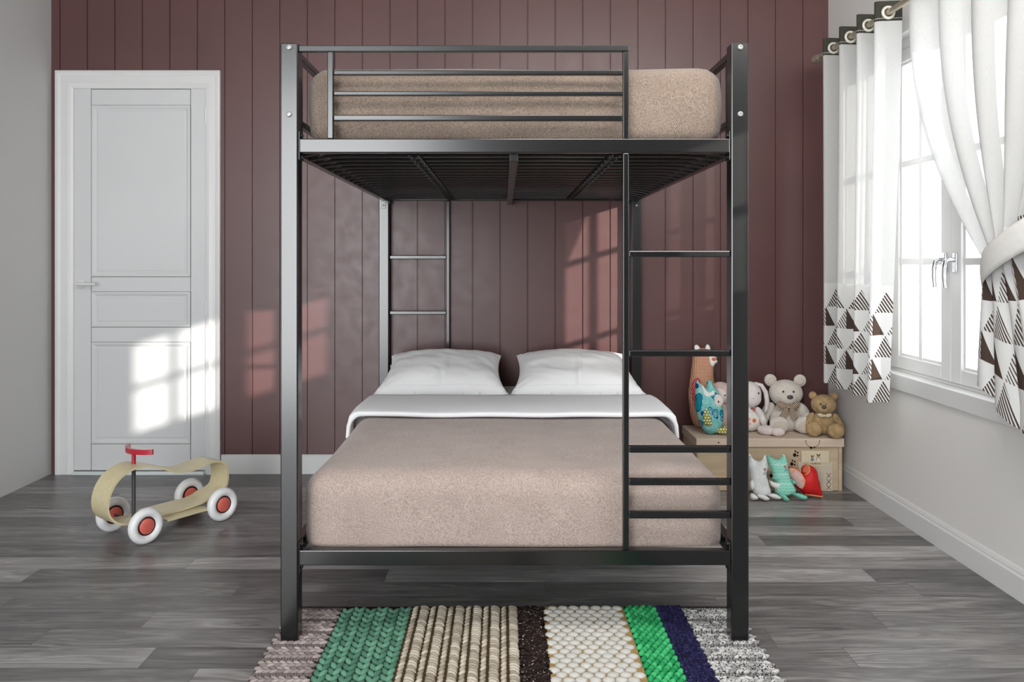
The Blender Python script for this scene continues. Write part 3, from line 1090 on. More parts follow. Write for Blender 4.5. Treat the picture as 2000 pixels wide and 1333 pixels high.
def right_curtain():
    R = root('curtain', (1.70, 2.5, .6))
    tag(R, 'white curtain tied back at the right of the window by a pale band', 'curtain', 'window curtains')
    N = 260
    waves = 7
    ztop, ztie = 2.345, 1.20
    def ph(s): return s * waves * 2 * PI + .7 * math.sin(s * 17.) + .4 * math.sin(s * 41.)
    def top(s): return Vector((1.695 + .07 * math.cos(s * waves * 2 * PI), 3.27 - 1.5 * s + .03 * math.sin(s * waves * 2 * PI), 0))
    def tie(s): return Vector((1.70 + .04 * math.cos(ph(s)) - .035 * math.sin(PI * s), 2.755 - .36 * s, 0))
    def hem(s): return Vector((1.69 + (.045 + .02 * math.sin(s * 13)) * math.cos(ph(s)) - .01 * s, 2.775 - .66 * s + .035 * math.sin(ph(s) + .4), 0))
    def ztie_s(s): return 1.195 + .20 * s
    def up(s, t):       # t 0 at top, 1 at the tie
        a, b_ = top(s), tie(s)
        w = t ** (2.3 - .9 * s)
        z = ztop + (ztie_s(s) - ztop) * t
        p = a.lerp(b_, w)
        sag = .05 * math.sin(PI * t) * s
        return Vector((p.x - .015 * math.sin(PI * t), p.y, z - 0 * sag))
    def down(s, t):
        a, b_ = tie(s), hem(s)
        w = min(1, t * 1.15) ** .75
        zh = .79 - .19 * min(1, s * 2.2) ** .8 + .012 * math.sin(s * 40)
        p = a.lerp(b_, w)
        return Vector((p.x, p.y, ztie_s(s) + (zh - ztie_s(s)) * t))
    wid = 1.9
    def strip(name, fn, ta, tb, n, mat, vfun):
        mb = MB(); rows = []; uvs = []
        for i in range(n + 1):
            t = ta + (tb - ta) * i / n
            rows.append([fn(k / N, t) for k in range(N + 1)])
            uvs.append([(k / N * wid + .03, vfun(t)) for k in range(N + 1)])
        mb.grid(rows, uvs=uvs)
        return mb.build(name, mat, R, ang=1.3, fixn=False)
    strip('header_band', up, 0., .082, 3, C_BAND, lambda t: t * 1.1)
    strip('sheer_panel', up, .082, .982, 42, C_SHEER, lambda t: 2. - t)
    strip('patterned_border', up, .982, 1.0, 3, C_PAT, lambda t: .45 - (t - .982))
    strip('patterned_border', down, 0., 1.0, 24, C_PAT, lambda t: .43 - .43 * t)
    # the tieback band
    mb = MB()
    n = 60
    rows = []
    for j in range(7):
        q = j / 6
        row = []
        for k in range(n):
            a = 2 * PI * k / n
            y = 2.545 + .232 * math.cos(a)
            x = 1.70 + .095 * math.sin(a)
            bul = .006 * math.sin(PI * q)
            zc = 1.150 + (2.78 - y) * .42
            row.append(Vector((x + bul * math.sin(a), y + bul * math.cos(a), zc + (q - .5) * .105)))
        rows.append(row)
    mb.grid(rows, wrap=True)
    o = mb.build('tieback', C_TIE, R, ang=1.3)
    tag(o, 'pale grey tieback band')
    md = o.modifiers.new('thickness', 'SOLIDIFY'); md.thickness = .003
right_curtain()

# ------------------------------------------------------------------ rug
def make_rug():
    R = root('rug', (.03, 1.98, 0))
    tag(R, 'chunky knitted rug in coloured stripes on the floor at the foot of the bed', 'rug')
    ya, yb = 1.25, 2.735
    bnd = [-.725, -.551, -.317, .044, .133, .408, .519, .603, .783]
    # leaf template
    t = bmesh.new(); bmesh.ops.create_uvsphere(t, u_segments=8, v_segments=6, radius=1)
    TV = [v.co.copy() for v in t.verts]; TF = [[v.index for v in f.verts] for f in t.faces]; t.free()
    rng = random.Random(3)
    class Stripe:
        def __init__(s): s.v = []; s.f = []; s.n = 0; s.tone = []
        def leaf(s, x, y, L, W, H, ang, z=None, twist=.0, tone=None):
            b0 = len(s.v); c, d = math.cos(ang), math.sin(ang)
            z = .010 if z is None else z
            for p in TV:
                # teardrop along local x
                k = 1 - .25 * p.x
                lx, ly, lz = p.x * L, p.y * W * k, p.z * H
                s.v.append((x + lx * c - ly * d, y + lx * d + ly * c, max(.0015, z + lz + twist * p.x * H)))
            for f in TF: s.f.append([b0 + i for i in f])
            s.tone += [rng.random() if tone is None else tone] * len(TV)
        def build(s, name, x0, x1, slab, mats, label):
            b0 = len(s.v); zt = .009
            for p in ((x0, ya, 0), (x1, ya, 0), (x1, yb, 0), (x0, yb, 0), (x0, ya, zt), (x1, ya, zt), (x1, yb, zt), (x0, yb, zt)): s.v.append(p)
            nl = len(s.f)
            s.f += [[b0 + i for i in q] for q in ((3, 2, 1, 0), (4, 5, 6, 7), (0, 1, 5, 4), (1, 2, 6, 5), (2, 3, 7, 6), (3, 0, 4, 7))]
            s.tone += [0] * 8
            me = bpy.data.meshes.new(name)
            me.from_pydata([Vector(p) - ANCH[R] for p in s.v], [], s.f)
            for m in mats: me.materials.append(m)
            mi = [0] * nl + [1] * 6
            me.polygons.foreach_set('material_index', mi)
            me.polygons.foreach_set('use_smooth', [True] * nl + [False] * 6)
            at = me.attributes.new('tone', 'FLOAT', 'POINT'); at.data.foreach_set('value', s.tone)
            o = bpy.data.objects.new(name, me); COL.objects.link(o); o.parent = R
            ANCH[o] = ANCH[R]
            tag(o, label)
    def yarn(name, c1, c2, speck=None, fibre=.25):
        m, nt, b = new_mat(name)
        a = nt.n('ShaderNodeAttribute', attribute_name='tone')
        n = noise_tex(nt, coords(nt), 420, 3)
        f = E(nt, a.outputs['Fac']) * .6 + n * .7 - .15
        c = ramp(nt, f, [(.2, c1), (.75, c2)])
        if speck:
            k = noise_tex(nt, coords(nt), 160, 2).gt(speck[1])
            c = mixc(nt, k, c, speck[0])
        nt.link(c, b.inputs['Base Color'])
        b.inputs['Roughness'].default_value = .9; b.inputs['Specular IOR Level'].default_value = .15
        bump(nt, b, n, .3, .002)
        return m
    def gap(name, c): return plain(name, c, .95, .1, var=.2, vscale=120)
    def braid_x(s, x0, x1, pitch, marl=False):
        y = ya + pitch / 2; r = 0
        while y < yb - .004:
            if r % 3 == 2:      # a fine twisted row between the braids
                x = x0 + .006
                while x < x1 - .004:
                    s.leaf(x, y - pitch * .12, .009, .0042, .005, math.radians(65 + 20 * rng.random()), .0095, tone=.1 * rng.random()); x += .0085
                y += pitch * .62
            else:
                x = x0 + .009
                while x < x1 - .006:
                    for sg in (1, -1):
                        s.leaf(x + (0 if sg > 0 else .009), y + sg * pitch * .235, .0165, .0068, .0075, -sg * math.radians(24 + 8 * rng.random()), .0105)
                    x += .0205
                y += pitch
            r += 1
    def braid_y(s, x0, x1, ncol, pit, L, W, deg, H=.0075):
        cw = (x1 - x0) / ncol
        for c in range(ncol):
            xc = x0 + cw * (c + .5)
            y = ya + pit / 2 + (c % 2) * pit * .3
            while y < yb - L * .4:
                for sg in (1, -1):
                    s.leaf(xc + sg * cw * .235, y, L, W, H, PI / 2 - sg * math.radians(deg + 5 * rng.random()), .0105)
                y += pit
    MAUVE = yarn('mauve grey yarn', (.17, .14, .135), (.40, .345, .33))
    s = Stripe(); braid_x(s, bnd[0], bnd[1], .033)
    s.build('rug_stripe', bnd[0], bnd[1], 0, [MAUVE, gap('mauve gap', (.035, .026, .026))], 'mauve grey braided edge stripe')
    s = Stripe(); braid_y(s, bnd[1], bnd[2], 6, .034, .0215, .0093, 24)
    s.build('rug_stripe', bnd[1], bnd[2], 0, [yarn('sage green yarn', (.055, .15, .10), (.13, .30, .205)), gap('green gap', (.035, .012, .014))], 'dusty green plaited stripe')
    s = Stripe()
    cw = (bnd[3] - bnd[2]) / 12
    for c in range(12):
        x = bnd[2] + cw * (c + .5); y = ya + .01
        wide = c % 2
        while y < yb - .006:
            if wide: s.leaf(x + .001, y, .0195, .0078, .009, -math.radians(28 + 16 * rng.random()), .0110); y += .0155
            else: s.leaf(x, y, .0165, .0078, .007, math.radians(62 + 10 * rng.random()), .0095); y += .0235
    s.build('rug_stripe', bnd[2], bnd[3], 0, [yarn('cream yarn', (.27, .235, .18), (.55, .50, .415)), gap('cream gap', (.07, .045, .022))], 'cream chunky crochet stripe')
    s = Stripe()
    for _ in range(1500):
        x = bnd[3] + .006 + (bnd[4] - bnd[3] - .012) * rng.random(); y = ya + .005 + (yb - ya - .01) * rng.random()
        s.leaf(x, y, .011 + .006 * rng.random(), .0040, .0055, math.radians(-25 + 50 * rng.random()), .010)
    s.build('rug_stripe', bnd[3], bnd[4], 0, [yarn('black brown yarn', (.006, .004, .004), (.03, .018, .015), ((.45, .38, .33), .66)), gap('black gap', (.004, .003, .003))], 'black brown twisted stripe')
    s = Stripe()
    r = 0; y = ya + .012
    while y < yb - .008:
        x = bnd[4] + .014 + (.0185 if r % 2 else 0)
        while x < bnd[5] - .010:
            s.leaf(x + .004 * (rng.random() - .5), y + .004 * (rng.random() - .5), .0183 + .002 * rng.random(), .0158 + .002 * rng.random(), .0085, rng.random() * .5 - .25, .0085, tone=.6 + .4 * rng.random()); x += .037
        y += .0275; r += 1
    s.build('rug_stripe', bnd[4], bnd[5], 0, [yarn('ivory pebble yarn', (.40, .39, .355), (.55, .54, .50)), gap('tan gap', (.36, .23, .09))], 'ivory pebbled stripe')
    s = Stripe(); r = 0; y = ya + .01
    while y < yb - .006:
        x = bnd[5] + .010 + (.0115 if r % 2 else 0)
        while x < bnd[6] - .006:
            s.leaf(x, y, .0165, .0092, .010, math.radians(52 if r % 2 else 60), .010); x += .023
        y += .0185; r += 1
    s.build('rug_stripe', bnd[5], bnd[6], 0, [yarn('bright green yarn', (.012, .24, .075), (.06, .47, .17)), gap('dark green gap', (.002, .04, .015))], 'bright green plaited stripe')
    s = Stripe(); braid_y(s, bnd[6], bnd[7], 6, .017, .0105, .0055, 30, .0075)
    s.build('rug_stripe', bnd[6], bnd[7], 0, [yarn('navy yarn', (.006, .006, .022), (.022, .020, .075), ((.11, .10, .22), .68)), gap('navy gap', (.004, .003, .012))], 'navy blue knitted stripe')
    s = Stripe(); braid_x(s, bnd[7], bnd[8], .033)
    s.build('rug_stripe', bnd[7], bnd[8], 0, [yarn('black and white yarn', (.24, .235, .23), (.56, .55, .54), ((.03, .03, .03), .58)), gap('charcoal gap', (.012, .011, .012))], 'black and white marled edge stripe')
make_rug()

# ------------------------------------------------------------------ ride-on toy car
def make_rideon():
    R = root('ride_on_toy', (-1.521, 3.596, 0), math.radians(-126), local=True)
    tag(R, 'bent plywood ride-on toy with white wheels and red handlebar, before the door', 'toy car')
    hw = .066
    prof = [(.02, .078), (.12, .076), (.20, .077), (.255, .088), (.295, .118), (.312, .165), (.302, .225), (.272, .272), (.228, .302), (.175, .312), (.12, .303), (.06, .281), (.01, .258), (-.04, .248), (-.09, .247), (-.14, .256), (-.185, .262), (-.222, .256), (-.250, .236), (-.262, .203), (-.262, .16), (-.252, .128), (-.228, .113), (-.19, .104), (-.15, .090), (-.10, .082), (-.04, .079)]
    # smooth closed curve
    P = [Vector((x, 0, z)) for x, z in prof]
    n = len(P); C = []
    for i in range(n):
        a, b_, c, d = P[i - 1], P[i], P[(i + 1) % n], P[(i + 2) % n]
        for k in range(5):
            t = k / 5
            C.append(.5 * ((2 * b_) + (c - a) * t + (2 * a - 5 * b_ + 4 * c - d) * t * t + (3 * b_ - a - 3 * c + d) * t ** 3))
    m = len(C); th = .0045
    rows = []
    for i in range(m):
        d = (C[(i + 1) % m] - C[i - 1]).normalized()
        nrm = Vector((-d.z, 0, d.x))
        p = C[i]
        rows.append([p + nrm * th + Vector((0, -hw, 0)), p + nrm * th + Vector((0, hw, 0)), p - nrm * th + Vector((0, hw, 0)), p - nrm * th + Vector((0, -hw, 0))])
    rows.append(rows[0])
    mb = MB()
    mb.grid(rows, wrap=True)
    bmesh.ops.remove_doubles(mb.bm, verts=mb.bm.verts[:], dist=1e-5)
    mb.build('bent_body', PLY, R, ang=.8)
    for s in (1, -1):
        mb = MB()
        mb.box(-.130, .080, min(s * .02, s * .124), max(s * .02, s * .124), .062, .0715, .003)
        mb.build('foot_board', PLY, R, ang=.3)
    for x in (.186, -.186):
        for s in (1, -1):
            mb = MB(); mb.tube([(x, s * .055, .068), (x, s * .068, .074), (x, s * .13, .0765)], .007, 12); mb.build('axle', GRODM, R)
        mb = MB(); mb.box(x - .018, x + .018, -.06, .06, .062, .078 if x > 0 else .100, .003); mb.build('axle_block', PLY, R)
        for s in (1, -1):
            MM = Matrix.Translation((x, s * .133, .0765)) @ Matrix.Rotation(-s * PI / 2, 4, 'X')
            mb = MB()
            ring = []
            for k in range(20):
                a = 2 * PI * k / 20
                ring.append((.0565 + .0195 * math.cos(a), .0215 * math.sin(a)))
            mb.lathe(ring, MM, 40, closed=True)
            w = mb.build('wheel', TYRE, R, ang=1.2)
            tag(w, 'white tyre')
            mb = MB(); mb.lathe([(.0001, -.013), (.040, -.013), (.0405, .009), (.036, .012), (.0345, .006), (.0001, .006)], MM, 32)
            tag(mb.build('hub_ring', HUBDK, w, ang=.6), 'dark red hub ring')
            mb = MB(); mb.lathe([(.0335, .004), (.033, .012), (.028, .0165), (.016, .019), (.0001, .0195)], MM, 32)
            tag(mb.build('hub_cap', CORAL, w, ang=.6), 'coral hub cap')
            mb = MB(); mb.lathe([(.0335, -.0125), (.033, -.016), (.026, -.019), (.0001, -.0205)], MM, 32)
            tag(mb.build('hub_cap', CORAL, w, ang=.6), 'coral hub cap')
    px_ = .165
    mb = MB(); mb.tube([(px_, 0, .076), (px_, 0, .311)], .0085, 16); tag(mb.build('steering_rod', GRODM, R), 'dark grey rod')
    mb = MB(); mb.tube([(px_, 0, .309), (px_, 0, .368)], .0088, 16)
    post = mb.build('steering_post', REDM, R)
    mb = MB()
    rows = []
    for k in range(25):
        t = -1 + 2 * k / 24
        y = t * .098; x = px_ + .016 - .048 * t * t
        dx = Vector((1, .9 * t, 0)).normalized() * .007
        rows.append([Vector((x, y, .364)) + dx, Vector((x, y, .387)) + dx, Vector((x, y, .387)) - dx, Vector((x, y, .364)) - dx])
    V = mb.grid(rows, wrap=True)
    mb.bm.faces.new(V[0]); mb.bm.faces.new(V[-1][::-1])
    mb.build('handlebar', REDM, R, ang=.6)
make_rideon()

# ------------------------------------------------------------------ toy chest
CX0, CX1, CY0, CY1, CH = 1.0, 1.771, 4.13, 4.462, .277
def disc(mb, x, z, rx, rz, y, t=.0012, ang=0., n=16):
    pts = []
    for k in range(n):
        a = 2 * PI * k / n
        u, v = rx * math.cos(a), rz * math.sin(a)
        pts.append((x + u * math.cos(ang) - v * math.sin(ang), z + u * math.sin(ang) + v * math.cos(ang)))
    mb.prism(pts, y - t, y + .0004)
def paw(x, z, s, y, parent):
    mb = MB()
    disc(mb, x, z, .0075 * s, .0085 * s, y, ang=.3)
    for dx, dz in ((.003, .0165), (.0135, .011), (.0135, -.003)): disc(mb, x + dx * s, z + dz * s, .0040 * s, .0043 * s, y)
    mb.build('paw_print', INK, parent, smooth=False)
def make_chest():
    R = root('toy_chest', ((CX0 + CX1) / 2, (CY0 + CY1) / 2, 0))
    tag(R, 'low pale oak toy chest with black paw prints in the corner by the window', 'toy chest')
    mb = MB(); yf = CY0 + .014
    mb.box(CX0 + .012, CX1 - .026, yf, yf + .016, .002, .232, .001)
    front = mb.build('front_board', CHESTW, R, ang=.3)
    mb = MB(); mb.box(CX1 - .0245, CX1 - .006, yf - .001, CY1, 0, .232, .0015); mb.build('side_board', CHESTW, R, ang=.3)
    mb = MB(); mb.box(CX0 + .006, CX0 + .0245 - .014, yf - .001, CY1, 0, .232, .0015); mb.build('side_board', CHESTW, R, ang=.3)
    mb = MB(); mb.box(CX0 + .012, CX1 - .026, CY1 - .016, CY1, .002, .232, .001); mb.build('back_board', CHESTW, R, ang=.3)
    mb = MB(); mb.box(CX0, CX1, CY0, CY1 + .002, .232, CH, .003, 2)
    lid = mb.build('lid', LIDW, R, ang=.3)
    # painted smile on the lid's front edge
    mb = MB()
    pts = [(1.606 + .036 * math.cos(a), CY0 - .0005, .262 + .029 * math.sin(a)) for a in [PI + PI * k / 16 for k in range(17)]]
    mb.tube(pts, .0012, 6)
    for s in (-1, 1): mb.ell((1.606 + s * .036, CY0 - .0005, .264), (.0026, .0012, .0036), u=8, v=6)
    mb.build('painted_smile', STITCH, lid)
    mb = MB(); disc(mb, 1.116, .256, .004, .004, CY0); mb.build('lid_hole', STITCH, lid, smooth=False)
    paw(1.517, .188, 1.15, yf, front); paw(1.502, .141, 1.1, yf, front); paw(1.394, .080, 1.1, yf, front)
    mb = MB(); disc(mb, 1.602, .2275, .008, .0065, yf - .002); disc(mb, 1.620, .2285, .0042, .004, yf - .002); mb.build('paw_print', INK, front, smooth=False)
    # pocket panel with cross stitches, and the card slipped behind it
    ty = yf
    mb = MB(); mb.box(1.533, 1.712, ty - .010, ty - .0005, .0015, .152, .001)
    pk = mb.build('pocket_panel', CARDW, R, ang=.3)
    for zc in (.083, .052, .021):
        mb = MB()
        for s in (1, -1):
            mb.tube([(1.691 - .0105, ty - .0108, zc - s * .0115), (1.691 + .0105, ty - .0108, zc + s * .0115)], .0011, 6)
            for e in (1, -1): mb.ell((1.691 + e * .0105, ty - .0108, zc + e * s * .0115), (.0018, .0012, .0018), u=8, v=6)
        mb.build('cross_stitch', STITCH, pk)
    C = root('picture_card', (1.622, ty - .014, .12))
    tag(C, 'cream card with two small drawn animals over lettering, on the front of the toy chest', 'card')
    yc = ty - .0135
    mb = MB(); mb.box(1.547, 1.692, yc, ty - .0105, .150, .2135, .0006)
    mb.box(1.585, 1.66, yc, ty - .0105, .132, .1505, .0003)
    sheet = mb.build('card_sheet', CARDY, C, ang=.3)
    BR = plain('brown drawing ink', (.16, .085, .05), .8, .1); BL = plain('blue drawing ink', (.12, .27, .40), .8, .1)
    FAC = plain('beige drawing ink', (.52, .36, .26), .8, .1); WH = plain('white drawing ink', (.75, .75, .76), .8, .1)
    for (x, z, s, top) in ((1.604, .171, .95, BL), (1.636, .174, 1.15, WH)):
        mb = MB()
        disc(mb, x, z + .010 * s, .0062 * s, .0070 * s, yc)
        for q in (-1, 1): disc(mb, x + q * .0062 * s, z + .017 * s, .0026 * s, .0032 * s, yc)
        for q in (-1, 1): disc(mb, x + q * .006 * s, z - .002, .0016 * s, .006 * s, yc, ang=q * .5)
        fig = mb.build('drawn_animal', BR, C, smooth=False)
        mb = MB(); disc(mb, x, z + .008 * s, .0042 * s, .0045 * s, yc - .0008); mb.build('face', FAC, fig, smooth=False)
        mb = MB(); disc(mb, x, z - .005 * s, .0066 * s, .0074 * s, yc - .0006); mb.build('shirt', top, fig, smooth=False)
        mb = MB()
        for q in (-1, 1): disc(mb, x + q * .0022 * s, z + .0095 * s, .0007, .0009, yc - .0018)
        mb.build('eyes', INK, fig, smooth=False)
    cu = bpy.data.curves.new('card_lettering', 'FONT')
    cu.body = 'TOA MEGATLI'; cu.size = .0135; cu.align_x = 'CENTER'; cu.extrude = .0004; cu.offset = .0002
    cu.materials.append(plain('brown orange lettering', (.30, .15, .045), .8, .1))
    tmp = bpy.data.objects.new('card_lettering_curve', cu); COL.objects.link(tmp)
    dg = bpy.context.evaluated_depsgraph_get(); dg.update()
    me = bpy.data.meshes.new_from_object(tmp.evaluated_get(dg))
    bpy.data.objects.remove(tmp); me.name = 'card_lettering'
    t = bpy.data.objects.new('card_lettering', me); COL.objects.link(t)
    t.parent = C
    t.rotation_euler = (PI / 2, 0, 0)
    t.location = Vector((1.6215, yc - .0006, .142)) - ANCH[C]
    t.scale = (.68, 1, 1)
make_chest()

# ------------------------------------------------------------------ stuffed toys on the lid
def RZ(a): return Matrix.Rotation(math.radians(a), 3, 'Z')
def RX(a): return Matrix.Rotation(math.radians(a), 3, 'X')
def RY_(a): return Matrix.Rotation(math.radians(a), 3, 'Y')
def sph(name, mat, par, *es):
    mb = MB()
    for e in es: mb.ell(*e[:2], rot=(e[2] if len(e) > 2 else None), u=24, v=16, fn=(e[3] if len(e) > 3 else None))
    return mb.build(name, mat, par, ang=1.4)
def union(name, mat, par, es, vox=.004):
    """several soft forms fused into one continuous stuffed body"""
    o = sph(name, mat, par, *es)
    m = o.modifiers.new('fuse', 'REMESH'); m.mode = 'VOXEL'; m.voxel_size = vox; m.use_smooth_shade = True
    s = o.modifiers.new('soften', 'SMOOTH'); s.factor = .5; s.iterations = 6
    return o
def pear(p): return (p.x * (1 - .22 * p.z), p.y * (1 - .18 * p.z), p.z)

def make_teddy():
    R = root('teddy_bear', (1.535, 4.33, CH), math.radians(-6), local=True)
    tag(R, 'large cream teddy bear with a striped bow on the toy chest', 'teddy bear', 'teddy bears on the toy chest')
    union('body', BEARW, R, [((0, .01, .072), (.083, .065, .080), None, pear), ((0, .008, .135), (.05, .042, .04))])
    head = union('head', BEARW, R, [((0, -.005, .205), (.090, .072, .073)), ((0, -.06, .188), (.044, .032, .034))])
    for s in (-1, 1):
        e = sph('ear', BEARW, R, ((s * .078, .008, .272), (.033, .018, .034), RY_(s * 20)))
        sph('ear_lining', BEARW2, e, ((s * .076, -.004, .270), (.021, .010, .022), RY_(s * 20)))
        sph('eye', EYE, head, ((s * .027 - .002, -.073, .223), (.0052, .004, .0056)))
    sph('nose', NOSEG, head, ((.002, -.092, .197), (.0165, .010, .0115)))
    for s in (-1, 1):
        union('arm', BEARW, R, [((s * .092, .004, .108), (.030, .028, .05), RY_(-s * 34)), ((s * .117, -.006, .066), (.027, .027, .045), RY_(-s * 18)), ((s * .125, -.012, .034), (.026, .026, .03))])
    for s, x, y in ((-1, -.055, -.095), (1, .082, -.075)):
        leg = union('leg', BEARW, R, [((x * .85, y + .055, .042), (.042, .07, .040), RZ(-s * 8)), ((x, y, .047), (.052, .028, .047))])
        sph('foot_pad', BEARW2, leg, ((x, y - .024, .040), (.036, .008, .032)))
    bow = sph('bow', BOWS, R, ((-.031, -.060, .146), (.034, .012, .020), RY_(24)), ((.031, -.060, .148), (.034, .012, .020), RY_(-24)), ((0, -.066, .145), (.012, .012, .014)))
    mb = MB()
    for s in (-1, 1):
        mb.prism([(s * .004, .146), (s * .022, .136), (s * .052, .088), (s * .030, .074), (s * .012, .080), (s * .002, .112)], -.076, -.070)
    mb.build('bow_tails', BOWS, bow, smooth=False)
make_teddy()

def make_small_teddy():
    R = root('teddy_bear', (1.696, 4.215, CH), math.radians(-14), local=True)
    tag(R, 'small tan teddy bear beside the right wall on the toy chest', 'teddy bear', 'teddy bears on the toy chest')
    union('body', BEART, R, [((0, .01, .068), (.062, .05, .066), None, pear), ((0, .006, .112), (.036, .032, .03))])
    head = union('head', BEART, R, [((0, -.004, .163), (.064, .054, .054)), ((-.006, -.048, .148), (.030, .022, .022))])
    for s in (-1, 1):
        sph('ear', BEART, R, ((s * .052, .008, .207), (.021, .013, .021), RY_(s * 20)))
        sph('eye', EYE, head, ((s * .014 - .008, -.054, .172), (.0042, .0032, .0045)))
    sph('nose', NOSEG, head, ((-.007, -.069, .160), (.012, .008, .010)))
    for s in (-1, 1):
        union('arm', BEART, R, [((s * .066, .0, .085), (.020, .020, .038), RY_(-s * 30)), ((s * .085, -.006, .050), (.018, .019, .034), RY_(-s * 16))])
    for s in (-1, 1):
        x = s * .052 - .003; y = -.062 - (.022 if s > 0 else 0)
        leg = union('leg', BEART, R, [((x * .85, y + .03, .036), (.036, .05, .034)), ((x, y, .041), (.042, .030, .040))])
    bow = sph('bow', plain('cream ribbon', (.70, .62, .46), .7, .2), R, ((-.018, -.043, .113), (.018, .007, .010), RY_(12)), ((.018, -.043, .113), (.018, .007, .010), RY_(-12)), ((0, -.047, .112), (.006, .007, .007)))
make_small_teddy()

def make_bunny():
    R = root('stuffed_bunny', (1.325, 4.30, CH), 0, local=True)
    tag(R, 'white stuffed bunny with drooping ears and flower dotted dress, right of bed post', 'soft toy')
    union('body', BUNDOT, R, [((0, .01, .062), (.075, .05, .062), None, pear), ((.0, .008, .125), (.038, .034, .05))])
    head = union('head', BUNW, R, [((0, -.004, .205), (.066, .058, .068)), ((.008, -.030, .185), (.050, .042, .045))])
    for s in (-1, 1):
        mb = MB()
        mb.tube([(s * .035, .012, .262), (s * .070, .004, .250), (s * .090, -.004, .215), (s * .096, -.010, .17), (s * .092, -.012, .125), (s * .082, -.010, .10)], [.012, .019, .021, .022, .018, .006], 14, flat=.6)
        mb.build('ear', BUNW, R, ang=1.4)
        sph('eye', EYE, head, ((s * .036, -.056, .217), (.004, .003, .006)))
    sph('nose', BUNP, head, ((.004, -.068, .192), (.006, .004, .004)))
    for s in (-1, 1):
        union('arm', BUNW, R, [((s * .056, -.02, .100), (.019, .02, .045), RY_(-s * 30)), ((s * .070, -.030, .062), (.018, .018, .03), RY_(-s * 14))])
        union('leg', PINK, R, [((s * .068, -.085, .026), (.050, .030, .026), RZ(-s * 36)), ((s * .118, -.122, .024), (.036, .026, .024))])
make_bunny()

def make_monkey():
    R = root('stuffed_monkey', (1.185, 4.34, CH), 0, local=True)
    tag(R, 'pinkish beige stuffed toy with a pale face, mostly hidden by the black bed post', 'soft toy')
    union('body', BUNP, R, [((0, .01, .07), (.062, .05, .07), None, pear), ((0, .0, .13), (.034, .032, .04))])
    head = union('head', BUNP, R, [((0, 0, .200), (.066, .056, .064))])
    sph('face', PINK, head, ((-.012, -.028, .196), (.042, .034, .044)))
    for s in (-1, 1):
        sph('eye', EYE, head, ((-.012 + s * .018, -.060, .200), (.004, .003, .005)))
        sph('ear', BUNP, R, ((s * .072, .01, .205), (.020, .012, .024)))
        union('arm', PINK, R, [((s * .060, -.02, .09), (.020, .02, .05), RY_(-s * 20)), ((s * .072, -.04, .045), (.018, .018, .035))])
        union('leg', PINK, R, [((s * .045, -.06, .024), (.026, .06, .024), RZ(-s * 10))])
make_monkey()

def flat_root(name, loc, lean, rz, label, cat, group=None):
    R = root(name, loc, 0, local=True)
    R.rotation_euler = (math.radians(lean), 0, math.radians(rz))
    tag(R, label, cat, group)
    return R
def trace(pts, ox, oy, k): return [((x - ox) * k, (oy - y) * k) for x, y in pts]  # outline points in image pixels, turned into local metres
def smooth_poly(pts, k=3):
    P = [Vector(p) for p in pts]; n = len(P); out = []
    for i in range(n):
        a, b_, c, d = P[i - 1], P[i], P[(i + 1) % n], P[(i + 2) % n]
        for j in range(k):
            t = j / k
            q = .5 * ((2 * b_) + (c - a) * t + (2 * a - 5 * b_ + 4 * c - d) * t * t + (3 * b_ - a - 3 * c + d) * t ** 3)
            out.append((q.x, q.y))
    return out
def puff(name, mat, par, pts, T_, R_, step, y=0., back=.8, M=None):
    mb, dep = inflate(pts, T_, R_, step, back)
    MM = Matrix.Translation((0, y, 0))
    if M is not None: MM = M @ MM
    xform(mb, MM)
    return mb.build(name, mat, par, ang=1.3), dep

# tall check-patterned toy, its head looking to the right
def make_giraffe():
    k = 2.78 / 6.348 / 1000          # zoomed image pixels to metres at the toy's depth
    tr = lambda p: smooth_poly(trace(p, 300, 1150, k))
    R = flat_root('stuffed_animal', (1.095, 4.375, CH), -3, 0, 'tall orange check stuffed animal with white ears at the left end of the toy chest', 'soft toy')
    body = [(200, 170), (260, 140), (350, 140), (420, 170), (455, 260), (455, 370), (445, 480), (455, 560), (480, 700), (485, 850), (465, 1000), (420, 1110), (340, 1150), (250, 1140), (190, 1105), (150, 1000), (132, 850), (125, 700), (140, 570), (160, 440), (175, 300)]
    b, dep = puff('body', GING_O, R, tr(body), .048, .055, .011)
    muz = [(362, 225), (430, 232), (480, 268), (476, 310), (445, 335), (425, 365), (395, 362), (370, 330), (358, 275)]
    h, d2 = puff('muzzle', WHT, R, tr(muz), .022, .025, .006, y=-.034)
    q = trace([(466, 276), (420, 272), (398, 262)], 300, 1150, k)
    sph('nose', EYE, h, ((q[0][0], -.048, q[0][1]), (.007, .007, .008)))
    sph('cheek', CORALP, h, ((q[1][0], -.0545, q[1][1]), (.0125, .003, .0095)))
    for e in ([(215, 170), (208, 115), (235, 97), (268, 118), (285, 165)], [(340, 165), (352, 112), (372, 92), (402, 112), (405, 165)]):
        puff('ear', WHT, R, tr(e), .010, .012, .006)
    arm = [(232, 500), (265, 560), (268, 680), (262, 800), (275, 950), (300, 1080), (320, 1155), (275, 1150), (235, 1080), (200, 960), (165, 800), (140, 680), (145, 580), (185, 520)]
    puff('arm', DOT_RED, R, tr(arm), .022, .03, .008, y=-.040)
make_giraffe()

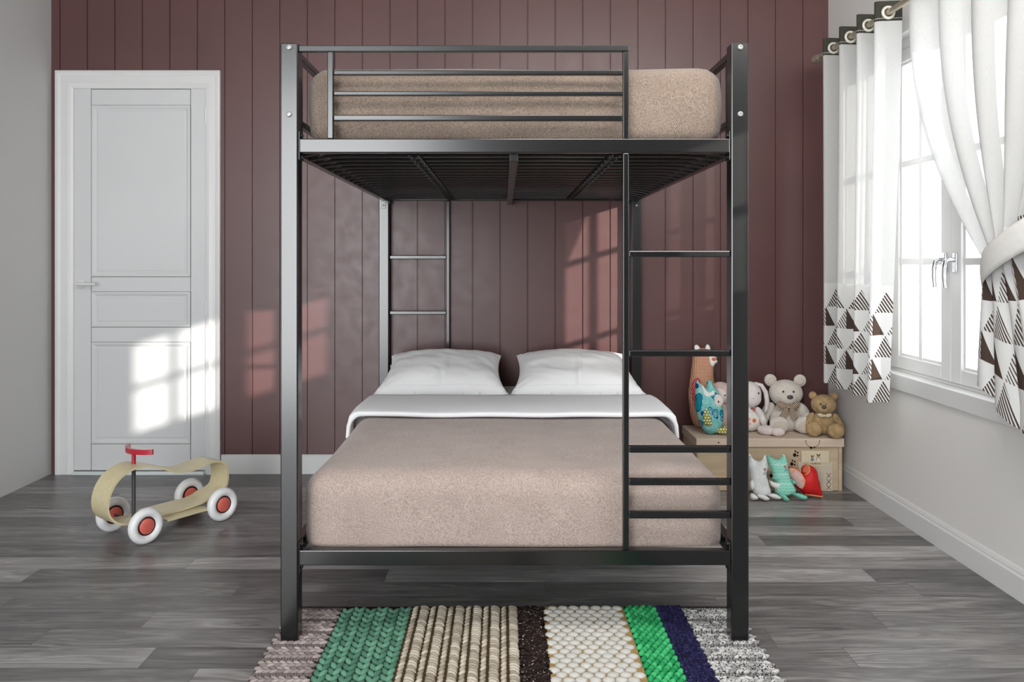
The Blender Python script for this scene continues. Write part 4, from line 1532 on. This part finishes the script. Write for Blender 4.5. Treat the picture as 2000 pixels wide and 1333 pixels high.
def make_owl():
    k = 2.70 / 6.348 / 1000  # scale for the owl outline, given in zoomed image pixels
    tr = lambda p: smooth_poly(trace(p, 430, 1195, k))
    R = flat_root('stuffed_owl', (1.106, 4.225, CH), -8, 0, 'turquoise leaf printed stuffed owl with pointed ears, in front of the check animal', 'soft toy')
    body = [(256, 520), (300, 560), (345, 620), (380, 600), (388, 540), (412, 515), (448, 530), (475, 600), (520, 645), (560, 760), (578, 850), (586, 930), (575, 1030), (545, 1110), (490, 1165), (430, 1194), (365, 1175), (310, 1120), (265, 1020), (240, 900), (236, 760), (240, 620)]
    b, dep = puff('body', PAISLEY, R, tr(body), .050, .06, .010)
    beak = [(285, 555), (330, 600), (385, 670), (440, 640), (468, 672), (450, 715), (370, 745), (320, 715), (300, 640)]
    puff('face_patch', WHT, R, tr(beak), .016, .02, .006, y=-.036)
    q = trace([(495, 775), (495, 785)], 430, 1195, k)
    e = sph('eye_patch', PINK, R, ((q[0][0], -.040, q[0][1]), (.030, .012, .033)))
    sph('eye', EYE, e, ((q[1][0], -.0515, q[1][1]), (.0045, .003, .0055)))
    wing = [(346, 835), (375, 900), (400, 980), (420, 1050), (395, 1090), (345, 1075), (305, 1050), (300, 970), (320, 890)]
    puff('wing', DOT_GRN, R, tr(wing), .016, .02, .006, y=-.042)
    tail = [(470, 1165), (500, 1150), (560, 1135), (640, 1130), (690, 1160), (670, 1225), (600, 1238), (520, 1225), (465, 1200)]
    puff('tail', DOT_GRN, R, smooth_poly(trace(tail, 430, 1236, k)), .018, .02, .006, y=-.018)
make_owl()

# ------------------------------------------------------------------ toys on the floor
def cat_face(R, body, dep, eyes, nose, k, tr1):
    pass
KC = 2.66 / 11.106 / 1000  # metres per zoomed image pixel for the floor toys' outlines
def make_white_cat():
    k = KC
    tr = lambda p: smooth_poly(trace(p, 390, 1010, k), 2)
    R = flat_root('stuffed_cat', (1.291, 3.985, .024), -13, 0, 'white checked stuffed cat leaning on the toy chest, next to the bed post', 'soft toy', 'stuffed cats on the floor')
    body = [(195, 160), (235, 205), (290, 270), (340, 300), (395, 312), (450, 290), (495, 240), (530, 180), (558, 270), (572, 380), (565, 480), (530, 600), (555, 700), (580, 820), (598, 950), (540, 1000), (440, 1010), (320, 1005), (240, 975), (215, 850), (195, 720), (185, 620), (165, 480), (160, 330)]
    body = [(x, y + max(0, y - 900) * .35) for x, y in body]
    b, dep = puff('body', GING_W, R, tr(body), .034, .038, .009)
    def at(x, y, dy=.0005):
        q = trace([(x, y)], 390, 1010, k)[0]
        return (q[0], -dep(q) - dy, q[1])
    for (x, y) in ((357, 390), (530, 425)):
        e = sph('eye_white', WHT, R, (at(x, y, -.001), (.0055, .003, .0055)))
        sph('pupil', EYE, e, (at(x, y, .002), (.0022, .0015, .0022)))
    q = at(460, 490)
    mb = MB(); mb.prism([(q[0] - .0085, q[2] + .008), (q[0] + .0085, q[2] + .008), (q[0], q[2] - .009)], q[1] - .0015, q[1] + .006)
    mb.build('nose', plain('dusty pink nose', (.42, .20, .16), .9, .1), R, smooth=False)
    mb = MB()
    mb.tube([at(460, 515), at(460, 545), at(415, 590)], .0010, 6); mb.tube([at(460, 545), at(485, 595)], .0010, 6)
    mb.build('mouth', INK, R)
    for p in ([(550, 690), (640, 735), (775, 770), (765, 840), (715, 885), (640, 850), (575, 800)], [(205, 690), (240, 760), (232, 860), (190, 905), (150, 850), (140, 760), (165, 710)]):
        puff('arm', WHT, R, tr(p), .013, .016, .006, y=-.022)
    for p in ([(270, 985), (360, 980), (450, 1010), (525, 1080), (440, 1112), (350, 1075), (285, 1045)], [(490, 1000), (570, 965), (660, 975), (740, 1020), (775, 1055), (720, 1082), (620, 1070), (540, 1035)]):
        puff('leg', WHT, R, tr(p), .017, .02, .006, y=-.030)
    p = [(130, 965), (200, 970), (255, 1020), (285, 1060), (235, 1090), (150, 1088), (110, 1030)]
    puff('tail', WHT, R, tr(p), .017, .02, .006, y=-.034)
make_white_cat()

def make_mint_cat():
    k = KC
    tr = lambda p: smooth_poly(trace(p, 860, 1010, k), 2)
    R = flat_root('stuffed_cat', (1.402, 3.985, .026), -13, 0, 'mint green zigzag stuffed cat sitting between the white cat and the red heart', 'soft toy', 'stuffed cats on the floor')
    body = [(565, 172), (625, 205), (690, 245), (750, 272), (805, 278), (860, 255), (900, 210), (928, 172), (965, 225), (990, 300), (1005, 430), (1015, 560), (1040, 680), (1080, 790), (1130, 905), (1105, 960), (1020, 985), (920, 1005), (800, 1000), (700, 960), (683, 890), (700, 800), (715, 740), (650, 690), (668, 620), (640, 520), (605, 400), (570, 270)]
    body = [(x, y + max(0, y - 900) * .35) for x, y in body]
    b, dep = puff('body', CHEVRON, R, tr(body), .036, .040, .009)
    def at(x, y, dy=.0005):
        q = trace([(x, y)], 860, 1010, k)[0]
        return (q[0], -dep(q) - dy, q[1])
    for (x, y) in ((787, 380), (940, 380)):
        e = sph('eye_white', WHT, R, (at(x, y, -.001), (.0062, .003, .0062)))
        sph('pupil', EYE, e, (at(x, y, .002), (.0022, .0015, .0022)))
    q = at(890, 440)
    mb = MB(); mb.prism([(q[0] - .0080, q[2] + .007), (q[0] + .0080, q[2] + .007), (q[0], q[2] - .008)], q[1] - .0015, q[1] + .006)
    mb.build('nose', plain('terracotta nose', (.42, .17, .12), .9, .1), R, smooth=False)
    mb = MB()
    mb.tube([at(893, 460), at(908, 495), at(870, 535)], .0010, 6); mb.tube([at(908, 495), at(938, 525)], .0010, 6)
    mb.build('mouth', INK, R)
    puff('arm', MINTP, R, tr([(1030, 680), (1070, 700), (1135, 760), (1120, 795), (1080, 790), (1045, 740)]), .012, .014, .006, y=-.010)
    for p in ([(730, 970), (800, 970), (860, 1000), (915, 1060), (945, 1115), (900, 1132), (830, 1112), (780, 1060), (740, 1010)], [(1000, 985), (1070, 962), (1150, 970), (1240, 1000), (1320, 1035), (1300, 1080), (1255, 1105), (1180, 1085), (1090, 1045)]):
        puff('leg', MINTP, R, tr(p), .018, .02, .006, y=-.030)
make_mint_cat()

def make_heart():
    k = KC
    tr = lambda p: smooth_poly(trace(p, 1480, 1045, k), 2)
    R = flat_root('heart_cushion', (1.553, 4.01, .004), -14, 0, 'red heart shaped cushion with a pink left lobe leaning on the toy chest', 'cushion')
    body = [(1030, 425), (1090, 405), (1170, 425), (1260, 475), (1315, 535), (1312, 455), (1350, 395), (1430, 362), (1530, 385), (1610, 440), (1645, 520), (1665, 650), (1685, 780), (1708, 920), (1705, 1015), (1660, 1045), (1560, 1020), (1440, 1005), (1350, 985), (1240, 900), (1140, 790), (1050, 650), (1012, 520)]
    b, dep = puff('body', REDP, R, tr(body), .050, .06, .009)
    tp = lambda pts: [Vector((q[0], -dep(q), q[1])) for q in trace(pts, 1480, 1045, k)]
    pk = [(1030, 450), (1110, 450), (1200, 500), (1265, 580), (1290, 680), (1270, 790), (1235, 850), (1160, 790), (1080, 680), (1035, 590), (1018, 520)]
    mb, d2 = inflate(tr(pk), .001, .01, .008)
    for v in mb.bm.verts: v.co = Vector((v.co.x, -dep((v.co.x, v.co.z)) - .002 + .4 * v.co.y, v.co.z))
    tag(mb.build('pink_lobe', HPINK, R, ang=1.3), 'pink printed lobe')
    mb = MB(); mb.tube([p + Vector((0, -.002, 0)) for p in tp([(1040, 440), (1120, 445), (1205, 492), (1272, 575), (1302, 680), (1282, 790), (1250, 860)])], .0026, 6)
    mb.tube([p + Vector((0, -.002, 0)) for p in tp([(1435, 375), (1442, 430), (1425, 500), (1385, 555), (1340, 568)])], .0030, 6)
    mb.tube([p + Vector((0, -.002, 0)) for p in tp([(1340, 975), (1440, 985), (1540, 1000), (1640, 1015), (1690, 1010)])], .0034, 6)
    tag(mb.build('piping', HORANGE, R), 'orange piping')
    mb, d3 = inflate(tr([(1325, 520), (1322, 460), (1360, 400), (1425, 378), (1430, 440), (1412, 500), (1370, 545), (1335, 555)]), .001, .01, .008)
    for v in mb.bm.verts: v.co = Vector((v.co.x, -dep((v.co.x, v.co.z)) - .0015 + .4 * v.co.y, v.co.z))
    tag(mb.build('coral_patch', CORALP, R, ang=1.3), 'coral inner patch')
    for (x, y, w) in ((1100, 498, .009), (1255, 690, .007)):
        p = tp([(x, y)])[0]
        sph('orange_spot', HORANGE, R, (p + Vector((0, -.002, 0)), (w, .002, w * .75)))
    mb = MB()
    pts = [(1050, 625), (1080, 660), (1110, 710), (1150, 770), (1195, 820), (1235, 868), (1300, 925), (1370, 965)]
    for i, (x, y) in enumerate(pts):
        p = tp([(x, y)])[0] + Vector((0, -.003, 0))
        a = .5 + i
        mb.tube([p + Vector((-.003, 0, .003 * math.sin(a))), p + Vector((.0005, -.001, .004)), p + Vector((.003, 0, -.003 * math.cos(a)))], .0009, 5)
    tag(mb.build('stitched_writing', INK, R), 'dark stitched scrawl along the edge')
make_heart()

# ------------------------------------------------------------------ light
w = bpy.data.worlds.new('overcast white sky'); S.world = w
w.use_nodes = True
bg = w.node_tree.nodes['Background']
bg.inputs[0].default_value = (.93, .97, 1., 1)
bg.inputs[1].default_value = 4.5

def add_light(name, kind, loc, direction, **kw):
    l = bpy.data.lights.new(name, kind)
    for k, v in kw.items(): setattr(l, k, v)
    o = bpy.data.objects.new(name, l); COL.objects.link(o)
    o.location = loc
    o.rotation_euler = Vector(direction).to_track_quat('-Z', 'Y').to_euler()
    return o
add_light('sun', 'SUN', (6, -2, 4), (-1, 1, -.31), energy=7.2, angle=math.radians(.7), color=(1., .95, .88))
add_light('ceiling_fill', 'AREA', (.95, 1.35, 2.9), (.22, 1., -.85), energy=90, shape='RECTANGLE', size=2.0, size_y=1.0, color=(1., .975, .95))  # added fill light without a fixture, brightens the toy corner and right wall
add_light('terrace_fill', 'AREA', (-1.535, YF - .1, 1.375), (.12, 1, 0), energy=105, shape='RECTANGLE', size=1.8, size_y=2.7, color=(.97, .98, 1.))  # added fill light in the opening, lifts the low frontal light on the bed
def portal(name, loc, direction, sx, sy):
    o = add_light(name, 'AREA', loc, direction, shape='RECTANGLE', size=sx, size_y=sy)
    o.data.cycles.is_portal = True
portal('window_skylight', (XR + .135, (W1[0] + W1[1]) / 2, (W1[2] + W1[3]) / 2), (-1, 0, 0), W1[1] - W1[0], W1[3] - W1[2])
portal('side_window_skylight', (XR + .135, (W2[0] + W2[1]) / 2, (W2[2] + W2[3]) / 2), (-1, 0, 0), W2[1] - W2[0], W2[3] - W2[2])
portal('terrace_skylight', (-1.535, YF - .07, 1.375), (0, 1, 0), 1.83, 2.75)

# ------------------------------------------------------------------ camera
cam = bpy.data.cameras.new('camera')
co = bpy.data.objects.new('camera', cam); COL.objects.link(co)
co.location = (0, 0, 1.2); co.rotation_euler = (PI / 2, 0, 0)
cam.sensor_width = 36; cam.sensor_fit = 'HORIZONTAL'
cam.lens = 1549 / 2000 * 36
cam.shift_x = .0075; cam.shift_y = -.07775
cam.clip_start = .05
S.camera = co
S.view_settings.view_transform = 'Standard'
S.view_settings.look = 'None'
S.view_settings.exposure = 0.
